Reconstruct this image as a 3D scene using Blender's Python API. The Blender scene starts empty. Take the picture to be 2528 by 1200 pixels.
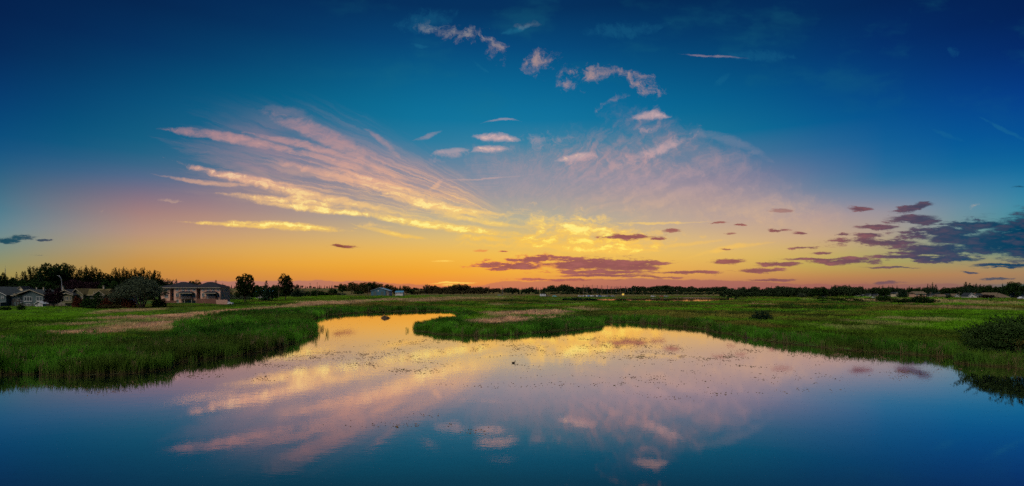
import bpy, bmesh, math, random
import numpy as np
from mathutils import Vector, Matrix, noise as mnoise

scene = bpy.context.scene
COL = scene.collection
rad = math.radians

# ------------------------------------------------------------------ camera
F_PX, CAM_H, HORIZON, CX = 1400.0, 7.5, 715.0, 1264.0     # focal length in photo pixels, eye height (m)
cam_data = bpy.data.cameras.new("camera")
cam_data.sensor_width = 36.0
cam_data.lens = 36.0 * F_PX / 2528.0
cam_data.shift_y = (HORIZON - 600.0) / 2528.0
cam_data.clip_start = 0.5
cam_data.clip_end = 20000.0
cam = bpy.data.objects.new("camera", cam_data)
cam.location = (0, 0, CAM_H)
cam.rotation_euler = (rad(90), 0, 0)
COL.objects.link(cam)
scene.camera = cam

# ------------------------------------------------------------------ render / colour
scene.render.engine = 'CYCLES'
scene.view_settings.view_transform = 'Standard'
scene.view_settings.look = 'None'
scene.view_settings.exposure = 0.0
scene.view_settings.gamma = 1.0
scene.view_settings.use_curve_mapping = False
scene.cycles.use_denoising = False
scene.cycles.use_adaptive_sampling = True
scene.cycles.adaptive_threshold = 0.02
scene.cycles.adaptive_min_samples = 12
scene.cycles.max_bounces = 5
scene.cycles.diffuse_bounces = 2
scene.cycles.glossy_bounces = 3
scene.cycles.transmission_bounces = 2
scene.cycles.transparent_max_bounces = 4
scene.cycles.caustics_reflective = False
scene.cycles.caustics_refractive = False
scene.cycles.sample_clamp_indirect = 3.0

# ------------------------------------------------------------------ broad fill lamp, added to lift ground and facades above the dusk sky's light
SUN_AZ = math.atan((1110 - CX) / F_PX)
SUN_EL = rad(1.2)                      # of the sky model
FILL_EL, FILL_AZ = rad(50), rad(218)   # added fill comes from high behind the viewer: broad, shadowless
fill_data = bpy.data.lights.new("fill_lamp", 'SUN')
fill_data.energy = 2.9
fill_data.angle = rad(40)
fill_data.color = (1.0, 0.90, 0.78)
fill_lamp = bpy.data.objects.new("fill_lamp", fill_data)
fill_dir = Vector((math.sin(FILL_AZ) * math.cos(FILL_EL), math.cos(FILL_AZ) * math.cos(FILL_EL), math.sin(FILL_EL)))
fill_lamp.rotation_euler = fill_dir.to_track_quat('Z', 'Y').to_euler()
fill_lamp.location = (0, 0, 60)
COL.objects.link(fill_lamp)


def lin(c):
    """sRGB 0..255 -> linear"""
    out = []
    for v in c:
        v = v / 255.0
        out.append(v / 12.92 if v <= 0.04045 else ((v + 0.055) / 1.055) ** 2.4)
    return tuple(out)


# ------------------------------------------------------------------ node expression helper
class NX:
    """arithmetic on node sockets"""
    tree = None

    def __init__(self, s):
        self.s = s

    @staticmethod
    def node(kind, **kw):
        n = NX.tree.nodes.new(kind)
        for k, v in kw.items():
            setattr(n, k, v)
        return n

    @staticmethod
    def put(sock, v):
        if isinstance(v, NX):
            NX.tree.links.new(v.s, sock)
        else:
            sock.default_value = v

    @staticmethod
    def math(op, *args, clamp=False):
        n = NX.node('ShaderNodeMath', operation=op)
        for i, a in enumerate(args):
            NX.put(n.inputs[i], a)
        if clamp:
            c = NX.node('ShaderNodeClamp')
            NX.tree.links.new(n.outputs[0], c.inputs[0])
            n = c
        return NX(n.outputs[0])

    def __add__(s, o): return NX.math('ADD', s, o)
    def __radd__(s, o): return NX.math('ADD', o, s)
    def __sub__(s, o): return NX.math('SUBTRACT', s, o)
    def __rsub__(s, o): return NX.math('SUBTRACT', o, s)
    def __mul__(s, o): return NX.math('MULTIPLY', s, o)
    def __rmul__(s, o): return NX.math('MULTIPLY', o, s)
    def __truediv__(s, o): return NX.math('DIVIDE', s, o)


def nmax(a, b): return NX.math('MAXIMUM', a, b)
def nmin(a, b): return NX.math('MINIMUM', a, b)
def npow(a, b): return NX.math('POWER', a, b)


def sstep(v, a, b, lo=0.0, hi=1.0):
    n = NX.node('ShaderNodeMapRange', interpolation_type='SMOOTHSTEP', clamp=False)
    NX.put(n.inputs['Value'], v)
    n.inputs['From Min'].default_value = a
    n.inputs['From Max'].default_value = b
    n.inputs['To Min'].default_value = lo
    n.inputs['To Max'].default_value = hi
    return NX(n.outputs['Result'])


def lstep(v, a, b, lo=0.0, hi=1.0):
    n = NX.node('ShaderNodeMapRange', clamp=False)
    NX.put(n.inputs['Value'], v)
    n.inputs['From Min'].default_value = a
    n.inputs['From Max'].default_value = b
    n.inputs['To Min'].default_value = lo
    n.inputs['To Max'].default_value = hi
    c = NX.node('ShaderNodeClamp')
    NX.tree.links.new(n.outputs['Result'], c.inputs[0])
    c.inputs['Min'].default_value = min(lo, hi)
    c.inputs['Max'].default_value = max(lo, hi)
    return NX(c.outputs[0])


def vec(x, y, z=0.0):
    n = NX.node('ShaderNodeCombineXYZ')
    for i, a in enumerate((x, y, z)):
        NX.put(n.inputs[i], a)
    return NX(n.outputs[0])


def noise(v, scale=1.0, detail=4.0, rough=0.55, dim='2D', dist=0.0, color=False):
    n = NX.node('ShaderNodeTexNoise', noise_dimensions=dim)
    NX.put(n.inputs['Vector'], v)
    n.inputs['Scale'].default_value = scale
    n.inputs['Detail'].default_value = detail
    n.inputs['Roughness'].default_value = rough
    n.inputs['Distortion'].default_value = dist
    return NX(n.outputs['Color' if color else 0])


def ramp(v, stops, interp='LINEAR'):
    n = NX.node('ShaderNodeValToRGB')
    cr = n.color_ramp
    cr.interpolation = interp
    stops = sorted(stops, key=lambda s: s[0])
    while len(cr.elements) < len(stops):
        cr.elements.new(0.5)
    for e, (p, c) in zip(cr.elements, stops):
        e.position = p
        e.color = (*c, 1.0)
    NX.put(n.inputs[0], v)
    return NX(n.outputs[0])


def mix(f, a, b, blend='MIX'):
    n = NX.node('ShaderNodeMix', data_type='RGBA', blend_type=blend)
    NX.put(n.inputs[0], f)
    for sock, v in ((n.inputs[6], a), (n.inputs[7], b)):
        if isinstance(v, NX):
            NX.tree.links.new(v.s, sock)
        else:
            sock.default_value = (*v, 1.0)
    return NX(n.outputs[2])


# ------------------------------------------------------------------ dusk sky
def build_world():
    w = bpy.data.worlds.new("World")
    scene.world = w
    w.use_nodes = True
    t = w.node_tree
    t.nodes.clear()
    NX.tree = t
    tc = NX.node('ShaderNodeTexCoord')
    sep = NX.node('ShaderNodeSeparateXYZ')
    t.links.new(tc.outputs['Generated'], sep.inputs[0])
    dx, dy, dz = (NX(sep.outputs[i]) for i in range(3))
    az = NX.math('ARCTAN2', dx, dy)
    zt = NX.math('MULTIPLY', dz, 1 / 0.55, clamp=True)

    # --- clear-air colour: elevation ramps at several bearings from the sunset, blended along the bearing
    cols = [
        (0, [(0, 0, 30, 72), (120, 0, 36, 84), (240, 0, 56, 110), (360, 0, 80, 126), (450, 6, 104, 132), (520, 30, 124, 145),
             (560, 72, 134, 148), (600, 98, 140, 138), (640, 128, 145, 112), (680, 152, 145, 80), (715, 150, 128, 70)]),
        (330, [(0, 0, 34, 78), (120, 0, 48, 98), (240, 0, 76, 120), (330, 0, 92, 128), (390, 22, 100, 134), (440, 84, 105, 140),
               (480, 132, 110, 130), (520, 166, 122, 122), (570, 187, 142, 124), (610, 198, 152, 98), (650, 202, 142, 60),
               (690, 196, 130, 66), (715, 176, 112, 88)]),
        (680, [(0, 0, 38, 84), (120, 0, 60, 108), (240, 0, 94, 132), (300, 16, 104, 140), (380, 48, 110, 146), (430, 92, 115, 142),
               (480, 138, 124, 136), (520, 166, 140, 136), (570, 198, 162, 120), (610, 222, 172, 90), (650, 232, 166, 60),
               (680, 218, 146, 62), (715, 186, 122, 90)]),
        (1030, [(0, 0, 44, 90), (120, 0, 74, 124), (240, 0, 108, 150), (300, 4, 116, 156), (360, 40, 124, 160), (420, 96, 128, 156),
                (480, 130, 140, 156), (540, 172, 168, 150), (590, 220, 185, 112), (630, 238, 180, 70), (670, 236, 160, 44),
                (700, 232, 140, 56), (715, 205, 116, 78)]),
        (1330, [(0, 0, 42, 88), (120, 0, 74, 124), (240, 0, 108, 154), (300, 12, 118, 160), (360, 60, 130, 160), (420, 122, 140, 160),
                (480, 150, 150, 158), (540, 180, 175, 150), (590, 224, 190, 112), (630, 240, 190, 82), (670, 240, 176, 66),
                (700, 225, 145, 75), (715, 195, 114, 92)]),
        (1780, [(0, 0, 38, 82), (120, 0, 64, 114), (240, 0, 94, 140), (330, 10, 112, 150), (390, 78, 120, 152), (440, 138, 130, 150),
                (490, 170, 146, 150), (540, 186, 160, 150), (590, 214, 180, 130), (630, 230, 186, 96), (670, 222, 164, 86),
                (695, 200, 132, 88), (715, 170, 104, 90)]),
        (2130, [(0, 0, 34, 84), (120, 0, 48, 110), (240, 0, 72, 135), (330, 0, 92, 148), (400, 4, 105, 155), (450, 44, 118, 158),
                (490, 116, 132, 158), (530, 172, 148, 150), (580, 194, 160, 136), (620, 190, 165, 106), (650, 172, 165, 86),
                (680, 180, 132, 80), (700, 168, 108, 84), (715, 152, 96, 84)]),
        (2490, [(0, 0, 28, 76), (120, 0, 38, 104), (240, 0, 60, 138), (330, 0, 80, 150), (400, 0, 100, 155), (450, 0, 120, 164),
                (510, 0, 138, 165), (560, 20, 140, 150), (610, 74, 138, 136), (650, 160, 140, 106), (680, 176, 126, 90),
                (700, 150, 120, 96), (715, 110, 112, 104)]),
    ]
    cols = [(-260, [(y, max(0, r - 14), g - 4, b + 4) for y, r, g, b in cols[0][1]])] + cols + [(2800, [(y, int(r * 0.8), g, b) for y, r, g, b in cols[-1][1]])]
    back = [(0.0, (100, 104, 120)), (0.05, (122, 112, 130)), (0.12, (96, 124, 148)), (0.22, (40, 112, 150)), (0.36, (10, 84, 136)),
            (0.5, (0, 60, 116)), (1.0, (0, 34, 84))]

    def zt_of(px, py):
        a = math.atan((px - CX) / F_PX)
        el = math.atan((HORIZON - py) / F_PX * math.cos(a))
        return max(0.0, math.sin(el) / 0.55)

    # resample every bearing on common heights and add in-between bearings on a smooth curve
    grid = np.concatenate([np.linspace(0, 0.30, 17), np.linspace(0.33, 0.55, 8), np.linspace(0.62, 0.9, 4)])
    azs = np.array([math.atan((px - CX) / F_PX) for px, _ in cols])
    tab = np.zeros((len(cols), len(grid), 3))
    for i, (px, st) in enumerate(cols):
        zz = np.array([zt_of(px, y) for y, *_ in st])[::-1]
        cc = np.array([lin(c) for _, *c in st])[::-1]
        for k in range(3):
            tab[i, :, k] = np.interp(grid, zz, cc[:, k])
    fine_az = np.linspace(azs[0], azs[-1], 21)
    out_tab = np.zeros((len(fine_az), len(grid), 3))
    for j, a in enumerate(fine_az):                       # smoothed (Gaussian) blend of the linear interpolation
        offs = np.linspace(-2, 2, 9) * 0.055
        wts = np.exp(-0.5 * (offs / 0.055) ** 2)
        for o, wt in zip(offs, wts / wts.sum()):
            aa = np.clip(a + o, azs[0], azs[-1])
            i = min(len(azs) - 2, max(0, int(np.searchsorted(azs, aa) - 1)))
            f = (aa - azs[i]) / (azs[i + 1] - azs[i])
            out_tab[j] += wt * (tab[i] * (1 - f) + tab[i + 1] * f)
    back_r = ramp(zt, [(p, lin(c)) for p, c in back])
    first = ramp(zt, [(g_, tuple(c)) for g_, c in zip(grid, out_tab[0])])
    acc = mix(sstep(az, -math.pi * 0.62, fine_az[0]), back_r, first)
    for j in range(1, len(fine_az)):
        acc = mix(lstep(az, fine_az[j - 1], fine_az[j]), acc, ramp(zt, [(g_, tuple(c)) for g_, c in zip(grid, out_tab[j])]))
    acc = mix(sstep(az, fine_az[-1], math.pi * 0.62), acc, back_r)
    sky = acc

    # --- cloud plane: bearing/height measured on a far vertical sheet, 1 unit = 100 photo pixels
    dyc = nmax(dy, 0.12)
    X = dx / dyc * 14.0 + 12.64
    Y = 7.15 - dz / dyc * 14.0
    P = vec(X, Y, 1.0)

    nz = noise(P, 1.0, 5, 0.62, color=True)                      # domain warp
    sw = NX.node('ShaderNodeSeparateColor')
    t.links.new(nz.s, sw.inputs[0])
    wx, wy = NX(sw.outputs[0]) - 0.5, NX(sw.outputs[1]) - 0.5
    Xw, Yw = X + wx * 0.9, Y + wy * 0.45
    n_fib = noise(vec(Xw * 1.3, Yw * 3.4), 1.8, 5, 0.64)         # fibrous, lying flat
    n_iso = noise(vec(Xw, Yw, 1.0), 3.8, 6, 0.70)                # wispy
    n_cum = noise(vec(X * 1.15, Y * 5.2), 1.5, 6, 0.66)          # ragged cumulus
    eps = (n_fib + n_iso + n_cum) * 1e-7                         # orders the shader: noises first, then the cloud shapes one by one
    PW = vec(Xw + eps, Yw, 1.0)
    fine = vec(X + wx * 0.25 + eps, Y + wy * 0.14, 1.0)
    PC = vec(X + wx * 0.35 + eps, Y + wy * 0.16, 1.0)
    yt = lstep(Y, 0.0, 7.2)
    xt = lstep(X, -2.0, 28.0)

    def sub_group(name, ins, body):
        g = bpy.data.node_groups.new(name, 'ShaderNodeTree')
        for nm, kind in ins:
            g.interface.new_socket(nm, in_out='INPUT', socket_type='NodeSocket' + kind)
        g.interface.new_socket('density', in_out='OUTPUT', socket_type='NodeSocketFloat')
        NX.tree = g
        gi = NX.node('NodeGroupInput')
        go = NX.node('NodeGroupOutput')
        r = body({nm: NX(gi.outputs[nm]) for nm, _ in ins})
        g.links.new(r.s, go.inputs[0])
        NX.tree = t
        return g

    def dot(a, b):
        n = NX.node('ShaderNodeVectorMath', operation='DOT_PRODUCT')
        NX.put(n.inputs[0], a)
        NX.put(n.inputs[1], b)
        return NX(n.outputs['Value'])

    def fall(q, start, strength):
        n = NX.node('ShaderNodeMapRange', interpolation_type='SMOOTHSTEP', clamp=False)
        for k, v in (('Value', q), ('From Min', 1.0), ('From Max', start), ('To Min', 0.0), ('To Max', strength)):
            NX.put(n.inputs[k], v)
        return NX(n.outputs['Result'])

    def madd(a, b, c):
        return NX.math('MULTIPLY_ADD', a, b, c)

    base_in = [('P', 'Vector'), ('row_u', 'Vector'), ('row_v', 'Vector'), ('noise', 'Float'), ('before', 'Float'), ('strength', 'Float')]

    def flat_body(i):
        n = NX.node('ShaderNodeVectorMath', operation='MULTIPLY_ADD')
        for k, key in enumerate(('P', 'row_u', 'row_v')):
            NX.put(n.inputs[k], i[key])
        ln = NX.node('ShaderNodeVectorMath', operation='LENGTH')
        NX.tree.links.new(n.outputs[0], ln.inputs[0])
        return nmax(i['before'], fall(NX(ln.outputs['Value']) - i['noise'], i['soft'], i['strength']))

    def puff_body(i):
        u, v = dot(i['P'], i['row_u']), dot(i['P'], i['row_v'])
        ln = NX.node('ShaderNodeVectorMath', operation='LENGTH')
        NX.tree.links.new(vec(u, v).s, ln.inputs[0])
        return nmax(i['before'], fall(NX(ln.outputs['Value']) - i['noise'], i['soft'], i['strength']))

    def streak_body(i):
        u, v = dot(i['P'], i['row_u']), dot(i['P'], i['row_v'])
        u2 = u * u
        e = madd(u2, i['bend'], v)
        q = e * e / nmax(1.12 - u2, 0.06) + u2 - i['noise']              # spindle: pointed, fading ends
        return nmax(i['before'], fall(q, -0.25, i['strength']))

    g_flat = sub_group('cloud_flat_puff', base_in + [('soft', 'Float')], flat_body)
    g_puff = sub_group('cloud_puff', base_in + [('soft', 'Float')], puff_body)
    g_streak = sub_group('cloud_streak', base_in + [('bend', 'Float')], streak_body)

    def rows(x, y, rx, ry, ang, lift=0.0):
        c, s = math.cos(ang), math.sin(ang)
        return (c / rx, s / rx, -(x * c + y * s) / rx), (-s / ry, c / ry, (x * s - y * c) / ry - lift)

    def inst(g, base, ru, rv, nterm, acc, strength, extra):
        n = NX.node('ShaderNodeGroup')
        n.node_tree = g
        NX.put(n.inputs['P'], base)
        n.inputs['row_u'].default_value = ru
        n.inputs['row_v'].default_value = rv
        NX.put(n.inputs['noise'], nterm)
        NX.put(n.inputs['before'], acc if acc is not None else 0.0)
        n.inputs['strength'].default_value = strength
        n.inputs[extra[0]].default_value = extra[1]
        return NX(n.outputs[0])

    PUFF_PAD = 1.75

    def puffs(lst, nf, amp, soft=1.1, base=None, tile=None):
        """(x, y, rx, ry, angle deg, strength) -> density, edges eaten by the noise nf"""
        base = base or PW
        use = []
        for p in lst:
            x, y, rx, ry = p[:4]
            an = rad(p[4]) if len(p) > 4 else 0.0
            ex = PUFF_PAD * math.hypot(rx * math.cos(an), ry * math.sin(an)) + 40
            ey = PUFF_PAD * math.hypot(rx * math.sin(an), ry * math.cos(an)) + 24
            if tile and (x + ex < tile[0] or x - ex > tile[1] or y + ey < tile[2] or y - ey > tile[3]):
                continue
            use.append(p)
        if not use:
            return None
        acc = None
        nterm = (nf - 0.5) * amp
        for p in use:
            x, y, rx, ry = (v / 100 for v in p[:4])
            if abs(p[4]) < 7:
                ru, rv = (1 / rx, 1 / ry, 0), (-x / rx, -y / ry, 0)
                acc = inst(g_flat, base, ru, rv, nterm, acc, p[5], ('soft', 1.0 - soft))
            else:
                ru, rv = rows(x, y, rx, ry, rad(p[4]))
                acc = inst(g_puff, base, ru, rv, nterm, acc, p[5], ('soft', 1.0 - soft))
        return acc

    def streaks(lst, nf, amp, base, tile=None):
        """(x0,y0,x1,y1,bend,width,strength): bowed tapering streak"""
        use = []
        for p in lst:
            x0, y0, x1, y1, k, wd, st = p
            mx = 0.35 * abs(x1 - x0) + wd + 30
            my = 0.35 * abs(y1 - y0) + wd * 1.6 + abs(k) + 20
            if tile and (max(x0, x1) + mx < tile[0] or min(x0, x1) - mx > tile[1] or max(y0, y1) + my < tile[2] or min(y0, y1) - my > tile[3]):
                continue
            use.append(p)
        if not use:
            return None
        acc = None
        nterm = (nf - 0.5) * amp
        for x0, y0, x1, y1, k, wd, st in use:
            x0, y0, x1, y1, k, wd = (v / 100 for v in (x0, y0, x1, y1, k, wd))
            L = math.hypot(x1 - x0, y1 - y0) / 2 * 1.18
            ru, rv = rows((x0 + x1) / 2, (y0 + y1) / 2, L, wd, math.atan2(y1 - y0, x1 - x0), k / wd)
            acc = inst(g_streak, base, ru, rv, nterm, acc, st, ('bend', k / wd))
        return acc

    STREAKS = [
        (600, 330, 960, 430, -14, 12, 0.6), (680, 300, 1010, 460, -12, 14, 0.55), (760, 400, 1140, 515, -4, 10, 0.85), (820, 430, 1180, 530, 3, 8, 0.9), (620, 440, 900, 500, 6, 9, 0.75), (1020, 490, 1260, 530, 6, 8, 0.8), (1060, 520, 1300, 560, 5, 8, 0.8),
        (480, 415, 760, 458, 5, 7, 0.9), (940, 535, 1300, 585, 4, 7, 1.0), (440, 318, 700, 365, -8, 9, 0.5),
        (440, 398, 800, 474, 10, 13, 0.95), (560, 434, 1010, 528, 6, 15, 0.80), (540, 480, 900, 520, -4, 12, 0.85),
        (600, 488, 960, 534, 4, 11, 1.0), (700, 488, 790, 500, -6, 11, 0.8), (880, 520, 1290, 578, 9, 13, 1.0), (1000, 548, 1260, 578, 3, 9, 1.0),
        (700, 408, 1080, 500, -9, 17, 0.72), (880, 440, 1220, 530, 14, 14, 0.95), (960, 484, 1200, 522, 8, 13, 0.95),
        (400, 322, 760, 388, -13, 16, 0.62), (640, 275, 990, 445, -16, 26, 0.50), (720, 372, 930, 430, -4, 12, 0.60),
        (440, 545, 860, 562, 6, 7, 0.9), (550, 552, 860, 570, -3, 13, 1.0), (620, 556, 800, 564, -2, 11, 1.0), (400, 432, 640, 455, 8, 8, 0.55),
        (880, 555, 1060, 592, 3, 8, 0.7), (1070, 645, 1120, 645, 1, 3, 0.8),
        (1290, 598, 1620, 618, 8, 13, 0.95), (1500, 548, 1740, 545, 5, 4, 0.55), (1560, 612, 1800, 590, 4, 6, 0.45),
        (1400, 560, 1640, 590, 4, 14, 0.7), (1440, 600, 1640, 620, 3, 8, 1.0),
        (1700, 640, 1900, 600, -8, 8, 0.5),
        (1085, 445, 1310, 432, 2, 3.0, 0.42), (1060, 470, 1098, 440, 3, 7, 0.55),
        (900, 320, 985, 390, -6, 9, 0.35), (1020, 345, 1090, 322, 3, 7, 0.30), (1195, 305, 1280, 300, -9, 4, 0.42),
        (1684, 132, 1840, 143, 2, 3.5, 0.30),
        (1060, 385, 1160, 375, -8, 9, 0.50), (1168, 340, 1286, 347, -5, 13, 0.95), (1160, 378, 1262, 370, -6, 11, 0.9), (1556, 292, 1652, 288, -4, 14, 0.85),
        (1370, 400, 1470, 384, -5, 11, 0.8), (1560, 385, 1700, 330, 12, 16, 0.55), (1700, 325, 1900, 400, -16, 16, 0.14), (640, 270, 780, 300, -8, 20, 0.16)]
    FAINT = [(2420, 290, 2540, 350, 3, 6, 0.45), (2300, 320, 2380, 350, 2, 7, 0.3), (1170, 150, 1205, 178, 3, 6, 0.3), (1780, 140, 1960, 140, -2, 16, 0.35), (1440, 75, 1640, 62, 6, 22, 0.35), (980, 60, 1120, 30, 10, 34, 0.35),
             (1240, 82, 1310, 62, 3, 8, 0.6), (1760, 215, 1800, 180, 4, 10, 0.25), (2340, 120, 2370, 135, 2, 14, 0.25), (1020, 110, 1060, 115, 4, 6, 0.4)]
    WARM = [(1410, 574, 205, 58, 6, 1.0), (1345, 600, 120, 32, 0, 1.0), (1335, 552, 100, 40, 20, 0.85), (1520, 592, 180, 40, 5, 1.0), (1430, 602, 180, 26, 3, 1.0),
            (1180, 588, 100, 12, 4, 0.75), (1230, 605, 120, 9, -4, 0.6), (1110, 520, 120, 28, 12, 0.7)]
    VEIL = [(1560, 430, 330, 125, 8, 1.0), (1700, 370, 260, 70, 24, 0.7), (1300, 440, 260, 110, 0, 0.55), (1850, 500, 280, 70, 8, 0.7), (1640, 480, 420, 90, 0, 0.8)]
    SMALL = [
        (1125, 82, 75, 20, 16, 0.75), (1190, 95, 60, 18, 28, 0.7), (1222, 120, 34, 26, 60, 0.75), (1062, 70, 36, 14, 10, 0.35),
        (1322, 152, 38, 26, -20, 0.85), (1318, 172, 16, 18, 0, 0.6), (1480, 182, 70, 24, -4, 0.85), (1555, 182, 60, 14, 8, 0.7),
        (1585, 218, 40, 24, 22, 0.85), (1400, 214, 42, 20, 14, 0.75), (1378, 192, 14, 36, 20, 0.5), (1600, 288, 50, 20, 4, 0.45),
        (1605, 322, 44, 9, -8, 0.35), (1225, 342, 56, 12, 6, 0.5), (1212, 372, 46, 10, -6, 0.5), (1110, 380, 60, 10, -4, 0.5),
        (1500, 250, 50, 10, -25, 0.35), (1640, 372, 90, 22, -28, 0.65), (1440, 392, 60, 14, -12, 0.75), (1545, 402, 70, 18, 0, 0.55),
        (1080, 400, 20, 12, 0, 0.4), (420, 497, 34, 5, 0, 0.35), (252, 522, 12, 4, 0, 0.25), (2415, 516, 20, 6, 0, 0.35),
        (1340, 345, 60, 24, -10, 0.3), (1300, 64, 36, 8, -12, 0.22), (925, 556, 44, 10, 8, 0.6)]
    CUM = [
        (1260, 655, 120, 13, 0, 1), (1450, 652, 210, 24, 0, 1), (1330, 640, 140, 12, 0, 1), (1580, 655, 80, 17, 0, 1), (1700, 672, 110, 6, 1, 1),
        (1230, 665, 60, 8, 0, 0.9), (1480, 672, 170, 7, 0, .9), (1550, 585, 95, 10, 3, 1), (1625, 590, 30, 6, 6, 1), (840, 609, 50, 7, 0, 1),
        (1400, 690, 180, 5, 0, .8), (1600, 684, 120, 4, 0, .8), (1800, 645, 70, 9, 2, 1), (1930, 650, 85, 9, 1, 1), (1870, 668, 80, 8, 0, 1), (1910, 692, 75, 5, 0, 1),
        (2080, 645, 140, 12, 2, 1), (2160, 597, 150, 15, 3, 1), (2170, 560, 70, 11, 4, 1), (2120, 514, 40, 9, 0, 1), (2250, 512, 60, 14, -14, 1), (2260, 545, 90, 18, 4, 1),
        (2330, 575, 160, 30, 4, 1), (2440, 600, 150, 44, 4, 1), (2300, 620, 150, 24, 3, 1), (2330, 640, 120, 12, 2, 1), (2528, 580, 110, 60, 0, 1), (2400, 555, 120, 15, 4, 1),
        (2080, 580, 30, 5, 0, 1), (2150, 580, 50, 8, 2, 1), (1915, 568, 40, 6, 4, 1), (1980, 578, 25, 6, 3, 1), (1820, 555, 25, 4, 6, .9), (1770, 550, 30, 4, 0, .8),
        (1660, 568, 35, 6, 0, .8), (1990, 612, 40, 6, 2, .9), (2030, 625, 40, 5, 4, .9), (1930, 520, 40, 8, 0, .55), (1800, 578, 20, 4, 0, .7), (1790, 616, 24, 4, 0, .8),
        (2480, 660, 80, 6, 0, .9), (2180, 698, 60, 6, 0, .7), (2400, 672, 40, 3, 0, .8), (2460, 687, 50, 5, 2, .7),
        (20, 592, 45, 10, 0, 1), (60, 585, 60, 9, 0, .9), (105, 590, 26, 4, 0, 1), (95, 631, 26, 2.5, -2, .7), (1240, 620, 22, 3, -4, .9), (1190, 618, 24, 4, 0, .5),
        (2515, 461, 30, 4, 0, .6)]
    MASS = [(2165, 560, 75, 7, 2, 1), (2255, 540, 85, 11, 3, 1), (2262, 510, 52, 8, -10, 1), (2120, 514, 38, 6, 2, 1), (2140, 580, 50, 5, 2, .9), (2020, 640, 110, 4, 1, .9), (2250, 634, 130, 6, 1, 1), (1875, 668, 80, 5, 0, 1), (1905, 692, 80, 3, 0, .9), (2190, 660, 90, 3, 0, .8),
            (2455, 600, 150, 36, 0, 1), (2550, 588, 170, 66, 0, 1), (2350, 588, 100, 19, 0, 1), (2310, 614, 130, 14, 0, 1), (2180, 598, 130, 7, 2, 1), (2340, 640, 110, 7, 0, 1), (1450, 655, 180, 13, 0, 1), (1290, 660, 90, 6, 0, 1),
            (1560, 662, 100, 8, 0, 1), (2080, 646, 100, 7, 0, 1), (1560, 585, 80, 6, 2, 1), (1930, 652, 70, 6, 0, 1), (1800, 646, 60, 6, 0, 1), (2420, 556, 110, 11, 2, 1), (2480, 655, 120, 5, 0, .9), (1700, 672, 100, 4, 0, 1), (1480, 680, 150, 4, 0, .9)]
    EMBER = [(1060, 699, 1180, 699, 0, 3.2, 1.0), (1085, 704, 1140, 706, 0, 4, 0.7)]

    def yramp(stops):
        return ramp(yt, [(y / 720, lin(c)) for y, c in stops])

    def xramp(stops):
        return ramp(xt, [((x / 100 + 2) / 30, lin(c)) for x, c in stops])

    def front_tile(tile):
        """sky colour with the clouds that reach into one tile of the cloud plane"""
        x0, x1, y0, y1 = tile or (-1e4, 1e4, -1e4, 1e4)
        col = sky
        c_cir = yramp([
            (40, (120, 140, 150)), (150, (182, 152, 148)), (250, (182, 146, 150)), (330, (206, 150, 146)), (400, (222, 166, 148)), (450, (240, 182, 142)),
            (500, (253, 202, 130)), (545, (255, 210, 106)), (590, (255, 198, 76)), (640, (255, 200, 90))])
        if y0 < 460 and x1 > 500:                                   # faint high haze veils
            high = noise(vec(Xw * 0.5, Y * 1.1), 0.8, 4, 0.6)
            hv = sstep(high, 0.50, 0.80) * sstep(Y, 4.6, 0.8) * 0.22 * sstep(X, 5.5, 11.0)
            col = mix(hv, col, lin((30, 112, 130)))
        fa = streaks(FAINT, n_iso, 2.6, fine, tile)
        if fa:
            col = mix(fa * 0.6, col, lin((34, 118, 150)))
        vm = puffs(VEIL, n_iso, 0.6, 0.9, tile=tile)
        if vm:                                                      # veil over the right half, feathering up and outward
            t2 = nmax((Xw - 12.2) / 7.0, 0.03)
            s2 = (6.1 - Y * 0.5 - Yw * 0.5) / t2
            n_v = noise(vec(t2 * 2.2 + 3.0, s2 * 1.1), 1.5, 5, 0.64)
            veil = (sstep(n_v * 0.6 + n_iso * 0.4, 0.36, 0.66) * 0.55 + 0.26) * vm
            col = mix(veil, col, yramp([
                (200, (150, 130, 145)), (300, (170, 138, 146)), (380, (184, 148, 152)), (450, (182, 156, 162)), (520, (214, 178, 146)), (600, (250, 200, 110))]))
        if x0 < 1300 and x1 > 330 and y1 > 200 and y0 < 600:        # feathered cirrus fan spreading left and up from above the sunset
            tt = nmax((13.3 - Xw * 0.30 - X * 0.70) / 9.0, 0.02)
            ss = (5.85 - Yw * 0.35 - Y * 0.65 + (n_iso - 0.5) * 0.10) / npow(tt, 0.8)
            n_fan = noise(vec(tt * 1.9, ss * 1.25), 1.5, 6, 0.66)
            n_fan2 = noise(vec(tt * 2.6 + 7.0, ss * 3.4), 1.3, 5, 0.68)
            brk = noise(vec(X * 0.30 + 4.0, Y * 0.75), 1.0, 3, 0.55)                     # thin and thick stretches
            fan_low = sstep(ss + (brk - 0.5) * 0.5, 0.75, 1.3)
            fan_up = sstep(ss + tt * 1.2 + (n_fan - 0.5) * 2.8, 6.2, 3.2) * sstep(Y + (n_fan2 - 0.5) * 1.2, 2.2, 3.3)
            fan_end = sstep(tt + (n_fan2 - 0.5) * 0.6 + (brk - 0.5) * 0.4, 1.0, 0.56)
            fan = (sstep(n_fan * 0.70 + n_fan2 * 0.30, 0.35, 0.66) * 0.78 + 0.22) * sstep(brk, 0.28, 0.58, 0.60, 1.0)
            fan = fan * fan_low * fan_up * fan_end * sstep(tt, 0.04, 0.24)
            col = mix(fan, col, mix(sstep(n_fan2, 0.40, 0.66), yramp([(250, (160, 128, 142)), (330, (186, 138, 142)), (400, (190, 146, 146)), (460, (196, 158, 146)), (510, (214, 176, 140)), (560, (240, 198, 116))]), c_cir))
        sm = puffs(SMALL, n_iso, 3.2, 1.5, tile=tile)               # small wind-torn puffs
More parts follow.
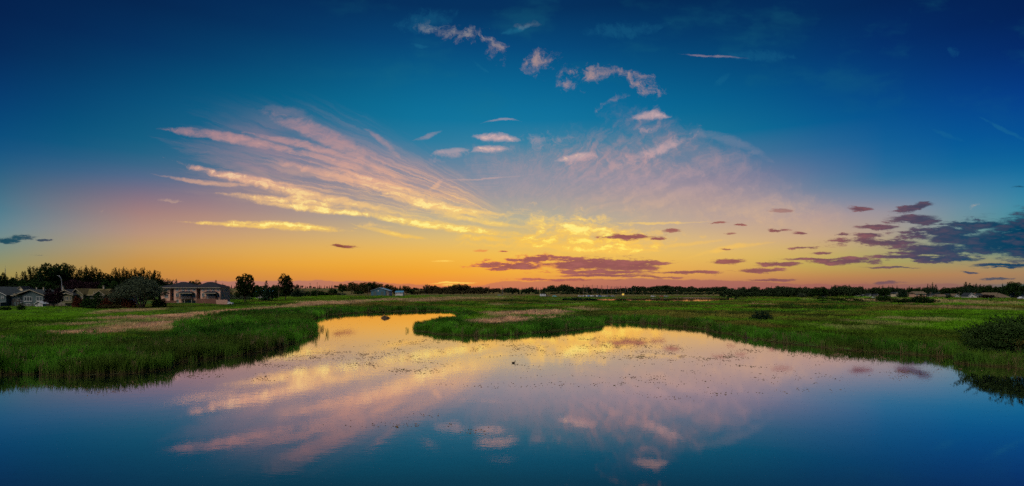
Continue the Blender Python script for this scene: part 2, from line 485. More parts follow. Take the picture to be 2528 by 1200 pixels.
        if sm:
            col = mix(sm, col, yramp([(40, (130, 142, 148)), (150, (176, 146, 142)), (250, (178, 146, 148)), (330, (198, 164, 168)), (400, (196, 160, 162)), (500, (224, 186, 150)), (560, (255, 205, 110))]))
        st = streaks(STREAKS, n_fib * 0.8 + n_iso * 0.2, 2.0, fine, tile)
        n_w = noise(vec(Xw * 1.2 + Y * 0.9, Yw * 2.6 - X * 0.35), 1.7, 5, 0.62)
        wm = puffs(WARM, n_w, 2.6, 1.25, tile=tile)
        cir = nmax(st, wm) if st and wm else (st or wm)
        c_cir = mix(sstep(X, 10.1, 11.0) * sstep(Y, 4.7, 4.2), c_cir, lin((200, 168, 170)))
        if cir:
            col = mix(cir, col, c_cir)
            c_hot = yramp([(300, (206, 180, 186)), (420, (232, 196, 166)), (480, (255, 224, 150)), (540, (255, 242, 150)), (600, (255, 234, 110))])
            col = mix(sstep(cir * (n_fib + 0.5), 0.62, 1.15, 0.0, 0.95), col, c_hot)
        if y1 > 660:                                                # low haze bank along the horizon
            nb = noise(vec(X * 0.5, 0.0), 2.2, 5, 0.62)
            bank_top = 6.93 + (nb - 0.5) * 0.16 + lstep(X, 16.5, 20.0, 0.0, 0.08) - sstep(X, 12.5, 15.5) * sstep(X, 20.5, 17.5) * 0.05 + sstep(X, 9.0, 11.0) * sstep(X, 12.8, 11.5) * 0.14
            bank = sstep(Y - bank_top, -0.012, 0.03, 0.0, 0.75)
            col = mix(bank, col, xramp([
                (0, (130, 120, 96)), (400, (166, 112, 104)), (700, (172, 116, 110)), (1000, (190, 112, 84)), (1250, (196, 116, 90)), (1600, (166, 100, 98)),
                (2000, (160, 96, 90)), (2400, (140, 98, 92)), (2528, (60, 100, 104))]))
        cum = puffs(CUM, n_cum, 2.3, 0.75, PC, tile)
        mass = puffs([(p[0], p[1], p[2] * 1.1, p[3] * 1.3) + tuple(p[4:]) for p in MASS], n_cum, 1.15, 0.7, PC, tile)
        cum = nmax(cum, mass) if cum and mass else cum                # dark evening cumulus
        if cum:
            c_cum = xramp([
                (-100, (20, 66, 88)), (40, (34, 76, 92)), (300, (110, 80, 90)), (840, (134, 74, 62)), (1130, (164, 92, 80)), (1500, (148, 88, 86)), (1800, (146, 88, 82)),
                (2100, (112, 78, 88)), (2260, (72, 70, 92)), (2380, (28, 68, 96)), (2528, (2, 62, 92))])
            c_cum = mix(sstep(n_cum, 0.42, 0.74, 0.0, 0.45) * sstep(X, 23.5, 19.5, 0.22, 1.0) * sstep(X, 3.0, 7.0), c_cum, lin((186, 112, 104)))
            if x0 < 1550 and x1 > 950:                              # glowing rims near the sunset
                rim = sstep(X, 9.5, 11.6) * sstep(X, 15.5, 12.5) * sstep(cum, 0.0, 0.4) * sstep(cum, 0.95, 0.3)
                c_cum = mix(rim * 0.8, c_cum, lin((255, 120, 66)))
            col = mix(sstep(cum, 0.05, 0.95), col, c_cum)
        em = streaks(EMBER, n_fib, 0.9, fine, tile)                 # last ember strip where the sun went down
        if em:
            col = mix(em, col, lin((255, 214, 96)))
        return bg_of(col)

    def bg_of(c):
        bg = NX.node('ShaderNodeBackground')
        t.links.new(c.s, bg.inputs[0])
        return bg

    def choose(cond, a, b):
        """cond 0 -> a, 1 -> b (the other side is skipped while rendering)"""
        m = NX.node('ShaderNodeMixShader')
        NX.put(m.inputs[0], cond)
        t.links.new(a.outputs[0], m.inputs[1])
        t.links.new(b.outputs[0], m.inputs[2])
        return m

    st_n = NX.node('ShaderNodeTexSky', sky_type='NISHITA')
    st_n.sun_disc = False
    st_n.sun_elevation = SUN_EL
    st_n.sun_rotation = SUN_AZ
    st_n.altitude = 700
    sky = mix(0.0015, sky, NX(st_n.outputs[0]))
    in_front = NX.math('GREATER_THAN', dy, 0.45) * NX.math('GREATER_THAN', dz, -0.03) * NX.math('LESS_THAN', dz, 0.56)
    fin = choose(in_front, bg_of(sky), front_tile(None))
    out = NX.node('ShaderNodeOutputWorld')
    t.links.new(fin.outputs[0], out.inputs[0])
    w.cycles.sampling_method = 'MANUAL'
    w.cycles.sample_map_resolution = 512


build_world()


# ------------------------------------------------------------------ helpers: materials, meshes, tags
RNG = np.random.default_rng(7)
random.seed(7)


def material(name, body):
    """body() is called with NX.tree set; returns a shader socket"""
    m = bpy.data.materials.new(name)
    m.use_nodes = True
    t = m.node_tree
    t.nodes.clear()
    NX.tree = t
    s = body()
    out = NX.node('ShaderNodeOutputMaterial')
    t.links.new(s, out.inputs[0])
    return m


def principled(color, rough=0.85, spec=0.2, bump=None, metallic=0.0, **kw):
    p = NX.node('ShaderNodeBsdfPrincipled')
    if isinstance(color, NX):
        NX.tree.links.new(color.s, p.inputs['Base Color'])
    else:
        p.inputs['Base Color'].default_value = (*color, 1)
    if isinstance(rough, NX):
        NX.tree.links.new(rough.s, p.inputs['Roughness'])
    else:
        p.inputs['Roughness'].default_value = rough
    p.inputs['Specular IOR Level'].default_value = spec
    p.inputs['Metallic'].default_value = metallic
    if bump is not None:
        b = NX.node('ShaderNodeBump')
        b.inputs['Strength'].default_value = bump[1]
        b.inputs['Distance'].default_value = bump[2]
        NX.tree.links.new(bump[0].s, b.inputs['Height'])
        NX.tree.links.new(b.outputs[0], p.inputs['Normal'])
    for k, v in kw.items():
        p.inputs[k].default_value = v
    return p.outputs[0]


def obj_coord():
    return NX(NX.node('ShaderNodeTexCoord').outputs['Object'])


def world_pos():
    return NX(NX.node('ShaderNodeNewGeometry').outputs['Position'])


def plain(name, c, rough=0.8, spec=0.25, var=0.25, scale=2.0, metallic=0.0):
    """one paint or stuff with slight weathering"""
    def body():
        n = noise(world_pos(), scale, 5, 0.6, '3D')
        d = tuple(v * (1 - var) for v in c)
        b = tuple(min(1, v * (1 + var * 0.6)) for v in c)
        return principled(mix(sstep(n, 0.3, 0.7), d, b), rough, spec, metallic=metallic)
    return material(name, body)


class MB:
    """collects faces for one mesh object"""
    def __init__(self):
        self.v, self.f = [], []

    def poly(self, pts):
        b = len(self.v)
        self.v += [tuple(p) for p in pts]
        self.f.append(tuple(range(b, b + len(pts))))
        return self

    def box(self, x0, x1, y0, y1, z0, z1):
        b = len(self.v)
        self.v += [(x, y, z) for z in (z0, z1) for y in (y0, y1) for x in (x0, x1)]
        self.f += [tuple(b + i for i in q) for q in ((0, 2, 3, 1), (4, 5, 7, 6), (0, 1, 5, 4), (2, 6, 7, 3), (0, 4, 6, 2), (1, 3, 7, 5))]
        return self

    def prism(self, profile, y0, y1):
        """profile: (x,z) counter-clockwise seen from the front, extruded along y"""
        n = len(profile)
        b = len(self.v)
        self.v += [(x, y0, z) for x, z in profile] + [(x, y1, z) for x, z in profile]
        self.f.append(tuple(range(b, b + n)))
        self.f.append(tuple(range(b + 2 * n - 1, b + n - 1, -1)))
        for i in range(n):
            j = (i + 1) % n
            self.f.append((b + j, b + i, b + n + i, b + n + j))
        return self

    def tube(self, pts, radii, n=6):
        pts = [Vector(p) for p in pts]
        rings = []
        for i, p in enumerate(pts):
            d = (pts[min(i + 1, len(pts) - 1)] - pts[max(i - 1, 0)]).normalized()
            a = d.orthogonal().normalized()
            c = d.cross(a)
            b = len(self.v)
            for k in range(n):
                an = 2 * math.pi * k / n
                self.v.append(tuple(p + (a * math.cos(an) + c * math.sin(an)) * radii[i]))
            rings.append(b)
        for r0, r1 in zip(rings[:-1], rings[1:]):
            for k in range(n):
                self.f.append((r0 + k, r0 + (k + 1) % n, r1 + (k + 1) % n, r1 + k))
        self.f.append(tuple(rings[0] + k for k in reversed(range(n))))
        self.f.append(tuple(rings[-1] + k for k in range(n)))
        return self

    def mesh(self, name):
        me = bpy.data.meshes.new(name)
        me.from_pydata(self.v, [], self.f)
        me.update()
        return me


def link(name, me, mat=None, parent=None, loc=None):
    o = bpy.data.objects.new(name, me)
    COL.objects.link(o)
    if mat is not None and me is not None and len(me.materials) == 0:
        me.materials.append(mat)
    if parent is not None:
        o.parent = parent
    if loc is not None:
        o.location = loc
    return o


def thing(name, label, cat, loc, rotz=0.0, group=None):
    o = bpy.data.objects.new(name, None)
    o.empty_display_size = 0.3
    COL.objects.link(o)
    o.location = loc
    o.rotation_euler = (0, 0, rotz)
    return tag(o, label, cat, group)


def tag(o, label, cat, group=None):
    o["label"] = label
    o["category"] = cat
    if group:
        o["group"] = group
    return o


def structure(o):
    o["kind"] = "structure"
    return o


def stuff(o, label=None, cat=None):
    o["kind"] = "stuff"
    if label:
        o["label"] = label
        o["category"] = cat
    return o


# ------------------------------------------------------------------ lie of the land
def flat(px, py, z=0.0):
    d = (CAM_H - z) * F_PX / (py - HORIZON)
    return ((px - CX) * d / F_PX, d)


POND_PX = [(-60, 924), (0, 922), (150, 926), (300, 921), (400, 912), (425, 903), (445, 892), (520, 883), (600, 873), (660, 862), (705, 850), (740, 838), (768, 824), (778, 810),
           (768, 796), (778, 786), (805, 778), (850, 774.5), (900, 771), (1000, 768.5), (1060, 767.5), (1110, 768), (1146, 779), (1126, 787), (1078, 795), (1046, 801), (1030, 808),
           (1034, 818), (1080, 825), (1150, 829), (1250, 827), (1350, 819), (1420, 813), (1482, 806), (1484, 800), (1494, 794.5), (1560, 795), (1640, 801), (1700, 807), (1760, 816), (1830, 829),
           (1900, 841), (2000, 853), (2100, 863), (2200, 871), (2290, 877), (2345, 881), (2366, 885), (2372, 897), (2420, 901), (2528, 905), (2640, 912)]
POND = [flat(*p) for p in POND_PX]
POND = [(-150, POND[0][1] + 6)] + POND + [(110, 60), (160, 40), (160, -70), (-150, -70)]
LAKE = [flat(*p) for p in [(1350, 739), (1440, 737.6), (1560, 736.6), (1660, 735.8), (1760, 735.6), (1830, 737), (1800, 741.5), (1730, 744.6), (1650, 744.6), (1560, 743.6), (1470, 741.2), (1390, 740.2)]]
SLIVER = [flat(*p) for p in [(1192, 725.4), (1225, 724.6), (1262, 724.8), (1262, 727), (1225, 727.4), (1195, 727)]]
CREEK = [flat(*p) for p in [(2150, 751.2), (2220, 750.2), (2300, 751), (2302, 753), (2220, 752.6)]]


def sdf(P, poly):
    """signed distance, + outside"""
    P = np.asarray(P, float)
    x, y = P[:, 0], P[:, 1]
    best = np.full(len(P), 1e18)
    inside = np.zeros(len(P), bool)
    n = len(poly)
    for i in range(n):
        ax, ay = poly[i]
        bx, by = poly[(i + 1) % n]
        ex, ey = bx - ax, by - ay
        t = np.clip(((x - ax) * ex + (y - ay) * ey) / (ex * ex + ey * ey), 0, 1)
        best = np.minimum(best, (x - ax - t * ex) ** 2 + (y - ay - t * ey) ** 2)
        c = (ay > y) != (by > y)
        with np.errstate(divide='ignore', invalid='ignore'):
            xi = ax + (y - ay) * ex / (ey if ey != 0 else 1e-12)
        inside ^= c & (x < xi)
    d = np.sqrt(best)
    return np.where(inside, -d, d)


def smooth(v, a, b):
    t = np.clip((np.asarray(v, float) - a) / (b - a), 0, 1)
    return t * t * (3 - 2 * t)


def fbm(x, y, seed=0, octaves=4):
    """cheap value noise, 0..1"""
    x = np.asarray(x, float); y = np.asarray(y, float)
    out = np.zeros_like(x); amp = 0.5; tot = 0
    for o in range(octaves):
        xi = np.floor(x).astype(np.int64); yi = np.floor(y).astype(np.int64)
        fx = x - xi; fy = y - yi
        fx = fx * fx * (3 - 2 * fx); fy = fy * fy * (3 - 2 * fy)

        def h(a, b):
            n = (a * 374761393 + b * 668265263 + (seed + o * 13) * 974634777) & 0xFFFFFFFF
            n = ((n ^ (n >> 13)) * 1274126177) & 0xFFFFFFFF
            return ((n ^ (n >> 16)) & 0xFFFF) / 65535.0
        v = (h(xi, yi) * (1 - fx) + h(xi + 1, yi) * fx) * (1 - fy) + (h(xi, yi + 1) * (1 - fx) + h(xi + 1, yi + 1) * fx) * fy
        out += v * amp; tot += amp
        amp *= 0.5; x = x * 2.03 + 17.1; y = y * 2.03 + 9.2
    return out / tot


def shore_wob(x, y):
    return (fbm(x * 0.22, y * 0.16, 3, 4) - 0.5) * 3.2


def terrain(x, y):
    """ground height; negative under water"""
    x = np.asarray(x, float); y = np.asarray(y, float)
    P = np.stack([x, y], 1)
    wob = shore_wob(x, y)
    s = np.minimum(sdf(P, POND) + wob, np.minimum(sdf(P, LAKE) + wob * 2, np.minimum(sdf(P, SLIVER), sdf(P, CREEK))))
    z = np.clip(s * 0.10, -0.7, 0.16) + np.where(s > 0, 0.03, 0)
    marsh = smooth(s, 2, 14)
    z = z + marsh * (fbm(x * 0.03, y * 0.03, 5, 4) - 0.35) * 0.25
    px = CX + F_PX * x / np.maximum(y, 1)
    left = smooth(px, 640, 440) * smooth(y, 165, 205) * smooth(s, 5, 40)
    z = z + left * 1.1
    right = smooth(px, 1950, 2300) * smooth(y, 260, 330)
    z = z + right * 0.7
    front = np.maximum(y, 0)
    rise = smooth(front, 560, 1500)
    z = z + rise * (6.3 + 4.6 * smooth(px, 1500, 800))
    return z, s


def ground_z(x, y):
    return float(terrain([x], [y])[0][0])


def gp(px, py):
    """ground point seen at a photo pixel"""
    z = 0.2
    for _ in range(14):
        x, d = flat(px, py, z)
        z = 0.5 * z + 0.5 * ground_z(x, d)
    return Vector((x, d, z))


def at(px, d):
    """ground point at bearing of photo column px, distance d"""
    x = (px - CX) * d / F_PX
    return Vector((x, d, ground_z(x, d)))


DRY = [  # px, py, rx, ry, strength : pale stands of last year's reed
    (525, 775, 72, 13, 1.0), (470, 786, 60, 7, .8), (395, 806, 80, 13, 1.0), (440, 814, 70, 7, .7), (330, 800, 50, 5, .5), (150, 829, 60, 4, .9), (60, 838, 90, 4, .7), (210, 832, 40, 4, .6),
    (300, 770, 70, 3, .7), (505, 822, 40, 3, .5), (800, 750, 70, 4, .9), (760, 754, 50, 3, .7), (850, 748, 60, 4, .6), (930, 743, 60, 4, .7), (985, 741, 50, 3, .5), (1300, 775, 100, 6, 1.0), (1260, 780, 60, 3, .5),
    (1245, 795, 70, 6, 1.0), (1310, 789, 70, 3, .8), (1360, 788, 40, 2, .7), (1430, 764, 50, 2.5, .8), (1150, 737, 120, 3, .5), (1060, 742, 60, 3, .6), (1400, 752, 80, 2, .3), (1230, 754, 30, 2, .5),
    (1880, 753, 16, 2, .7), (2210, 745, 140, 4, .6), (2330, 760, 90, 4, .35), (2420, 765, 80, 4, .4), (2250, 790, 80, 4, .4), (2180, 800, 60, 6, .35), (2080, 812, 60, 6, .25), (2460, 752, 70, 4, .4)]


def dry_mask(x, y):
    m = np.zeros(len(x))
    n = fbm(x * 0.12, y * 0.12, 21, 4)
    for px, py, rx, ry, s in DRY:
        cx, cy = flat(px, py, 0.25)
        wx = 1.15 * rx * cy / F_PX
        wy = max(abs(flat(px, py - ry * 1.35, 0.25)[1] - cy), 4.0)
        q = np.hypot((x - cx) / wx, (y - cy) / wy)
        m = np.maximum(m, s * smooth(q + (n - 0.5) * 1.5, 1.05, 0.45))
    return m


def build_ground():
    r = [3.0]
    while r[-1] < 9000:
        r.append(r[-1] * (1.022 if 25 < r[-1] < 700 else 1.07))
    r = np.array([0.01] + r)
    fine = np.arange(-47, 47.01, 0.22)
    coarse = np.arange(50, 311, 6.0)
    ang = np.radians(np.concatenate([fine, coarse]))
    R, A = np.meshgrid(r, ang, indexing='ij')
    x = (R * np.sin(A)).ravel(); y = (R * np.cos(A)).ravel()
    z, s = terrain(x, y)
    na = len(ang); nr = len(r)
    i = np.arange(nr - 1)[:, None]; j = np.arange(na)[None, :]
    q = np.stack([i * na + j, i * na + (j + 1) % na, (i + 1) * na + (j + 1) % na, (i + 1) * na + j], -1).reshape(-1, 4)
    me = bpy.data.meshes.new("ground")
    me.vertices.add(len(x)); me.vertices.foreach_set("co", np.stack([x, y, z], 1).astype(np.float32).ravel())
    me.loops.add(q.size); me.loops.foreach_set("vertex_index", q[:, ::-1].astype(np.int32).ravel())
    me.polygons.add(len(q)); me.polygons.foreach_set("loop_start", np.arange(0, q.size, 4, dtype=np.int32))
    me.update(); me.validate()
    a = me.attributes.new("dry", 'FLOAT', 'POINT')
    a.data.foreach_set("value", dry_mask(x, y).astype(np.float32))
    me.polygons.foreach_set("use_smooth", np.ones(len(q), bool))

    def body():
        pos = world_pos()
        at_ = NX.node('ShaderNodeAttribute', attribute_name='dry')
        sp = NX.node('ShaderNodeSeparateXYZ')
        NX.tree.links.new(pos.s, sp.inputs[0])
        big = noise(pos, 0.02, 4, 0.6, '3D')
        mid = noise(pos, 0.11, 5, 0.65, '3D')
        finen = noise(pos, 1.3, 4, 0.6, '3D')
        c = mix(sstep(mid, 0.36, 0.64), (0.020, 0.046, 0.008), (0.055, 0.125, 0.012))
        c = mix(sstep(big, 0.48, 0.66, 0.0, 0.75), c, (0.085, 0.080, 0.022))
        c = mix(NX(at_.outputs['Fac']), c, (0.42, 0.25, 0.16))
        far = sstep(NX(sp.outputs[1]), 480, 640)                      # stubble and pasture beyond the marsh
        strips = noise(vec(NX(sp.outputs[0]) * 0.004, NX(sp.outputs[1]) * 0.03), 1.0, 3, 0.5)
        cf = mix(sstep(strips, 0.40, 0.62), (0.12, 0.075, 0.028), (0.060, 0.085, 0.02))
        c = mix(far, c, cf)
        c = mix(sstep(NX(sp.outputs[2]), 0.06, -0.02), c, (0.030, 0.026, 0.016))   # wet mud
        return principled(c, 0.95, 0.1, bump=(finen, 0.6, 0.25))
    o = link("ground", me, material("meadow_soil", body))
    return structure(o)


def ramp_fac(f):
    r = ramp(f, [(0.60, (0.15,) * 3), (0.68, (0.27,) * 3), (0.76, (0.58,) * 3), (0.83, (0.88,) * 3), (0.95, (0.95,) * 3)])
    return NX.math('MULTIPLY', r, 1.0)


def build_water():
    b = MB()
    xs = np.linspace(-900, 900, 13); ys = np.linspace(-80, 900, 13)
    b.poly([(-900, -80, 0), (900, -80, 0), (900, 1050, 0), (-900, 1050, 0)])

    def body():
        pos = world_pos()
        sp = NX.node('ShaderNodeSeparateXYZ')
        NX.tree.links.new(pos.s, sp.inputs[0])
        v = vec(NX(sp.outputs[0]) * 0.55, NX(sp.outputs[1]) * 1.0)
        n1 = noise(v, 0.9, 3, 0.5)
        n2 = noise(v, 4.5, 3, 0.55)
        calm = noise(v, 0.045, 3, 0.5)
        h = n1 * 0.0028 + n2 * 0.0011
        bmp = NX.node('ShaderNodeBump')
        bmp.inputs['Distance'].default_value = 1.0
        NX.put(bmp.inputs['Strength'], sstep(calm, 0.35, 0.7, 0.35, 1.0) * sstep(NX(sp.outputs[1]), 260, 60, 0.08, 1.0))
        NX.tree.links.new(h.s, bmp.inputs['Height'])
        gl = NX.node('ShaderNodeBsdfGlossy')
        gl.inputs['Color'].default_value = (1.0, 0.89, 0.88, 1)
        gl.inputs['Roughness'].default_value = 0.03
        NX.tree.links.new(bmp.outputs[0], gl.inputs['Normal'])
        df = NX.node('ShaderNodeBsdfDiffuse')
        df.inputs['Color'].default_value = (0.006, 0.015, 0.017, 1)
        lw = NX.node('ShaderNodeLayerWeight')
        lw.inputs['Blend'].default_value = 0.5
        fac = ramp_fac(NX(lw.outputs['Facing']))   # grazing reflection of the silty pond
        m = NX.node('ShaderNodeMixShader')
        NX.put(m.inputs[0], fac)
        NX.tree.links.new(df.outputs[0], m.inputs[1])
        NX.tree.links.new(gl.outputs[0], m.inputs[2])
        return m.outputs[0]
    o = link("pond_water", b.mesh("pond_water"), material("still_water", body))
    return structure(o)


build_ground()
build_water()


# ------------------------------------------------------------------ reeds and grass (stuff: nobody could count them)
def blade_mesh(name, n, radius, h0, h1, width, lean, seed, stiff=0.5):
    r = np.random.default_rng(seed)
    V, Fc, H = [], [], []
    for _ in range(n):
        a = r.uniform(0, 2 * math.pi); rr = radius * math.sqrt(r.uniform())
        bx, by = rr * math.cos(a), rr * math.sin(a)
        h = r.uniform(h0, h1)
        la = r.uniform(0, 2 * math.pi); ln = h * lean * r.uniform(0.2, 1.0)
        lx, ly = math.cos(la) * ln, math.sin(la) * ln
        wa = r.uniform(0, math.pi); w = width * r.uniform(0.6, 1.2)
        wx, wy = math.cos(wa) * w / 2, math.sin(wa) * w / 2
        b = len(V)
        for t, ws in ((0.0, 1.0), (0.45, 1.0), (0.8, 0.7)):
            c = t ** (1 + stiff * 2)
            V.append((bx + lx * c - wx * ws, by + ly * c - wy * ws, h * t))
            V.append((bx + lx * c + wx * ws, by + ly * c + wy * ws, h * t))
            H += [t, t]
        V.append((bx + lx, by + ly, h * r.uniform(0.93, 1.0))); H.append(1.0)
        Fc += [(b, b + 1, b + 3, b + 2), (b + 2, b + 3, b + 5, b + 4), (b + 4, b + 5, b + 6)]
    me = bpy.data.meshes.new(name)
    me.from_pydata(V, [], Fc)
    me.attributes.new("up", 'FLOAT', 'POINT').data.foreach_set("value", np.array(H, np.float32))
    return me


def blade_material(name, straw, straw_amt, transl=0.45):
    def body():
        up = NX(NX.node('ShaderNodeAttribute', attribute_name='up').outputs['Fac'])
        ti = NX(NX.node('ShaderNodeAttribute', attribute_type='INSTANCER', attribute_name='tint').outputs['Color'])
        c = mix(sstep(up, 0.42, 0.0, 0.0, straw_amt), ti, straw)
        d = NX.node('ShaderNodeBsdfDiffuse')
        NX.put(d.inputs['Color'], c)
        tr = NX.node('ShaderNodeBsdfTranslucent')
        NX.put(tr.inputs['Color'], c)
        m = NX.node('ShaderNodeMixShader')
        m.inputs[0].default_value = transl
        NX.tree.links.new(d.outputs[0], m.inputs[1])
        NX.tree.links.new(tr.outputs[0], m.inputs[2])
        return m.outputs[0]
    return material(name, body)


def scatter(name, label, cat, P, scale, tint, idx, variants):
    """one object whose points carry instances of the variants (geometry nodes)"""
    n = len(P)
    me = bpy.data.meshes.new(name)
    me.vertices.add(n)
    me.vertices.foreach_set("co", np.asarray(P, np.float32).ravel())
    rot = np.zeros((n, 3), np.float32)
    rot[:, 2] = RNG.uniform(0, 2 * math.pi, n)
    rot[:, :2] = RNG.normal(0, 0.06, (n, 2))
    me.attributes.new("rot", 'FLOAT_VECTOR', 'POINT').data.foreach_set("vector", rot.ravel())
    me.attributes.new("scl", 'FLOAT_VECTOR', 'POINT').data.foreach_set("vector", np.asarray(scale, np.float32).ravel())
    me.attributes.new("idx", 'INT', 'POINT').data.foreach_set("value", np.asarray(idx, np.int32))
    t4 = np.ones((n, 4), np.float32); t4[:, :3] = tint
    me.attributes.new("tint", 'FLOAT_COLOR', 'POINT').data.foreach_set("color", t4.ravel())
    o = link(name, me)
    stuff(o, label, cat)
    coll = bpy.data.collections.new(name + "_kinds")
    for k, vm in enumerate(variants):
        coll.objects.link(bpy.data.objects.new("%s_kind_%02d" % (name, k), vm))
    g = bpy.data.node_groups.new(name + "_scatter", 'GeometryNodeTree')
    g.interface.new_socket("Geometry", in_out='INPUT', socket_type='NodeSocketGeometry')
    g.interface.new_socket("Geometry", in_out='OUTPUT', socket_type='NodeSocketGeometry')
    N, L = g.nodes, g.links
    gi, go = N.new('NodeGroupInput'), N.new('NodeGroupOutput')
    iop = N.new('GeometryNodeInstanceOnPoints')
    ci = N.new('GeometryNodeCollectionInfo')
    ci.inputs['Collection'].default_value = coll
    ci.inputs['Separate Children'].default_value = True
    ci.inputs['Reset Children'].default_value = True
    iop.inputs['Pick Instance'].default_value = True

    def attr(nm, kind):
        a = N.new('GeometryNodeInputNamedAttribute')
        a.data_type = kind
        a.inputs['Name'].default_value = nm
        return a.outputs['Attribute']
    L.new(gi.outputs[0], iop.inputs['Points'])
    L.new(ci.outputs[0], iop.inputs['Instance'])
    L.new(attr("idx", 'INT'), iop.inputs['Instance Index'])
    e2r = N.new('FunctionNodeEulerToRotation')
    L.new(attr("rot", 'FLOAT_VECTOR'), e2r.inputs[0])
    L.new(e2r.outputs[0], iop.inputs['Rotation'])
    L.new(attr("scl", 'FLOAT_VECTOR'), iop.inputs['Scale'])
    L.new(iop.outputs[0], go.inputs[0])
    o.modifiers.new("scatter", 'NODES').node_group = g
    return o


def lerp3(a, b, t):
    return np.asarray(a)[None] * (1 - t[:, None]) + np.asarray(b)[None] * t[:, None]


def sample_view(n, d0, d1, power):
    """points over the visible wedge, thinner with distance"""
    u = RNG.uniform(size=n)
    k = 2 - power
    d = (d0 ** k + u * (d1 ** k - d0 ** k)) ** (1 / k) if abs(k) > 1e-6 else d0 * (d1 / d0) ** u
    px = RNG.uniform(-130, 2660, n)
    return (px - CX) * d / F_PX, d, px


def reed_band(px, d):
    """how far the tall reed reaches back from the water, metres"""
    w = np.full(len(px), 5.0)
    w = np.where(px < 430, 26 + 8 * np.sin(px * 0.011), w)
    w = np.where((px >= 430) & (px < 800), 30, w)
    w = np.where((px >= 640) & (px < 1190) & (d > 170), 26, w)
    w = np.where((px > 1000) & (px < 1520), 12 + 8 * np.sin(px * 0.02), w)
    w = np.where((px >= 1480) & (px < 1760), 8, w)
    w = np.where((px >= 1760) & (px < 2330), 4.5, w)
    w = np.where(px >= 2330, 7.0, w)
    return w


def build_reeds():
    x, d, px = sample_view(150000, 42, 330, 1.55)
    s = sdf(np.stack([x, d], 1), POND)
    s = s + shore_wob(x, d)
    band = reed_band(px, d) * (0.75 + 0.6 * fbm(x * 0.05, d * 0.05, 8, 3))
    edge = smooth(s, band, band * 0.7)
    keep = ((s > -0.3) | ((s > -2.2) & (RNG.uniform(size=len(x)) < 0.07 * (fbm(x * 0.15, d * 0.15, 44, 2) > 0.5) * (d < 115)))) & (s < band) & (RNG.uniform(size=len(x)) < 0.25 + 0.75 * edge)
    dry = dry_mask(x, d)
    keep &= RNG.uniform(size=len(x)) > dry * 0.8
    x, d, px, s, dry, edge = (a[keep] for a in (x, d, px, s, dry, edge))
    z = np.maximum(terrain(x, d)[0], -0.12) - 0.03
    n = len(x)
    patch = fbm(x * 0.09, d * 0.09, 31, 4)
    fine = RNG.uniform(size=n)
    h = (0.52 + 0.85 * fbm(x * 0.28, d * 0.20, 12, 4) + 0.15 * RNG.normal(size=n)).clip(0.3, 1.6) * (0.72 + 0.28 * edge)
    h = h * 0.90 * (1 - 0.24 * ((px > 990) & (px < 1500)) - 0.12 * (px > 1500))
    far = 1 + np.clip((d - 90) / 160, 0, 1.2)
    sc = np.stack([far, far, h], 1)
    c = lerp3((0.042, 0.125, 0.014), (0.085, 0.245, 0.018), smooth(patch, 0.35, 0.65))
    clump = fbm(x * 0.45, d * 0.30, 62, 3)
    c = c * (0.45 + 0.5 * fine + 0.75 * smooth(clump, 0.3, 0.7))[:, None]
    olive = smooth(fbm(x * 0.06, d * 0.06, 77, 3), 0.54, 0.72) * 0.55
    c = c * (1 - olive[:, None]) + np.array((0.095, 0.120, 0.022))[None] * olive[:, None]
    dead = RNG.uniform(size=n) < 0.03 + 0.08 * (fbm(x * 0.2, d * 0.2, 71, 2) > 0.6)
    c[dead] = lerp3((0.26, 0.19, 0.10), (0.16, 0.14, 0.06), RNG.uniform(size=int(dead.sum())))
    mat = blade_material("reed_leaf", (0.16, 0.115, 0.055), 0.8)
    vs = []
    for k in range(6):
        m = blade_mesh("reed_tuft", 15, 0.38, 1.15, 1.85, 0.045, 0.22, 100 + k)
        m.materials.append(mat)
        vs.append(m)
    scatter("reeds", "tall green reeds standing in a band along the pond shore", "reeds", np.stack([x, d, z], 1), sc, c, RNG.integers(0, 6, n), vs)


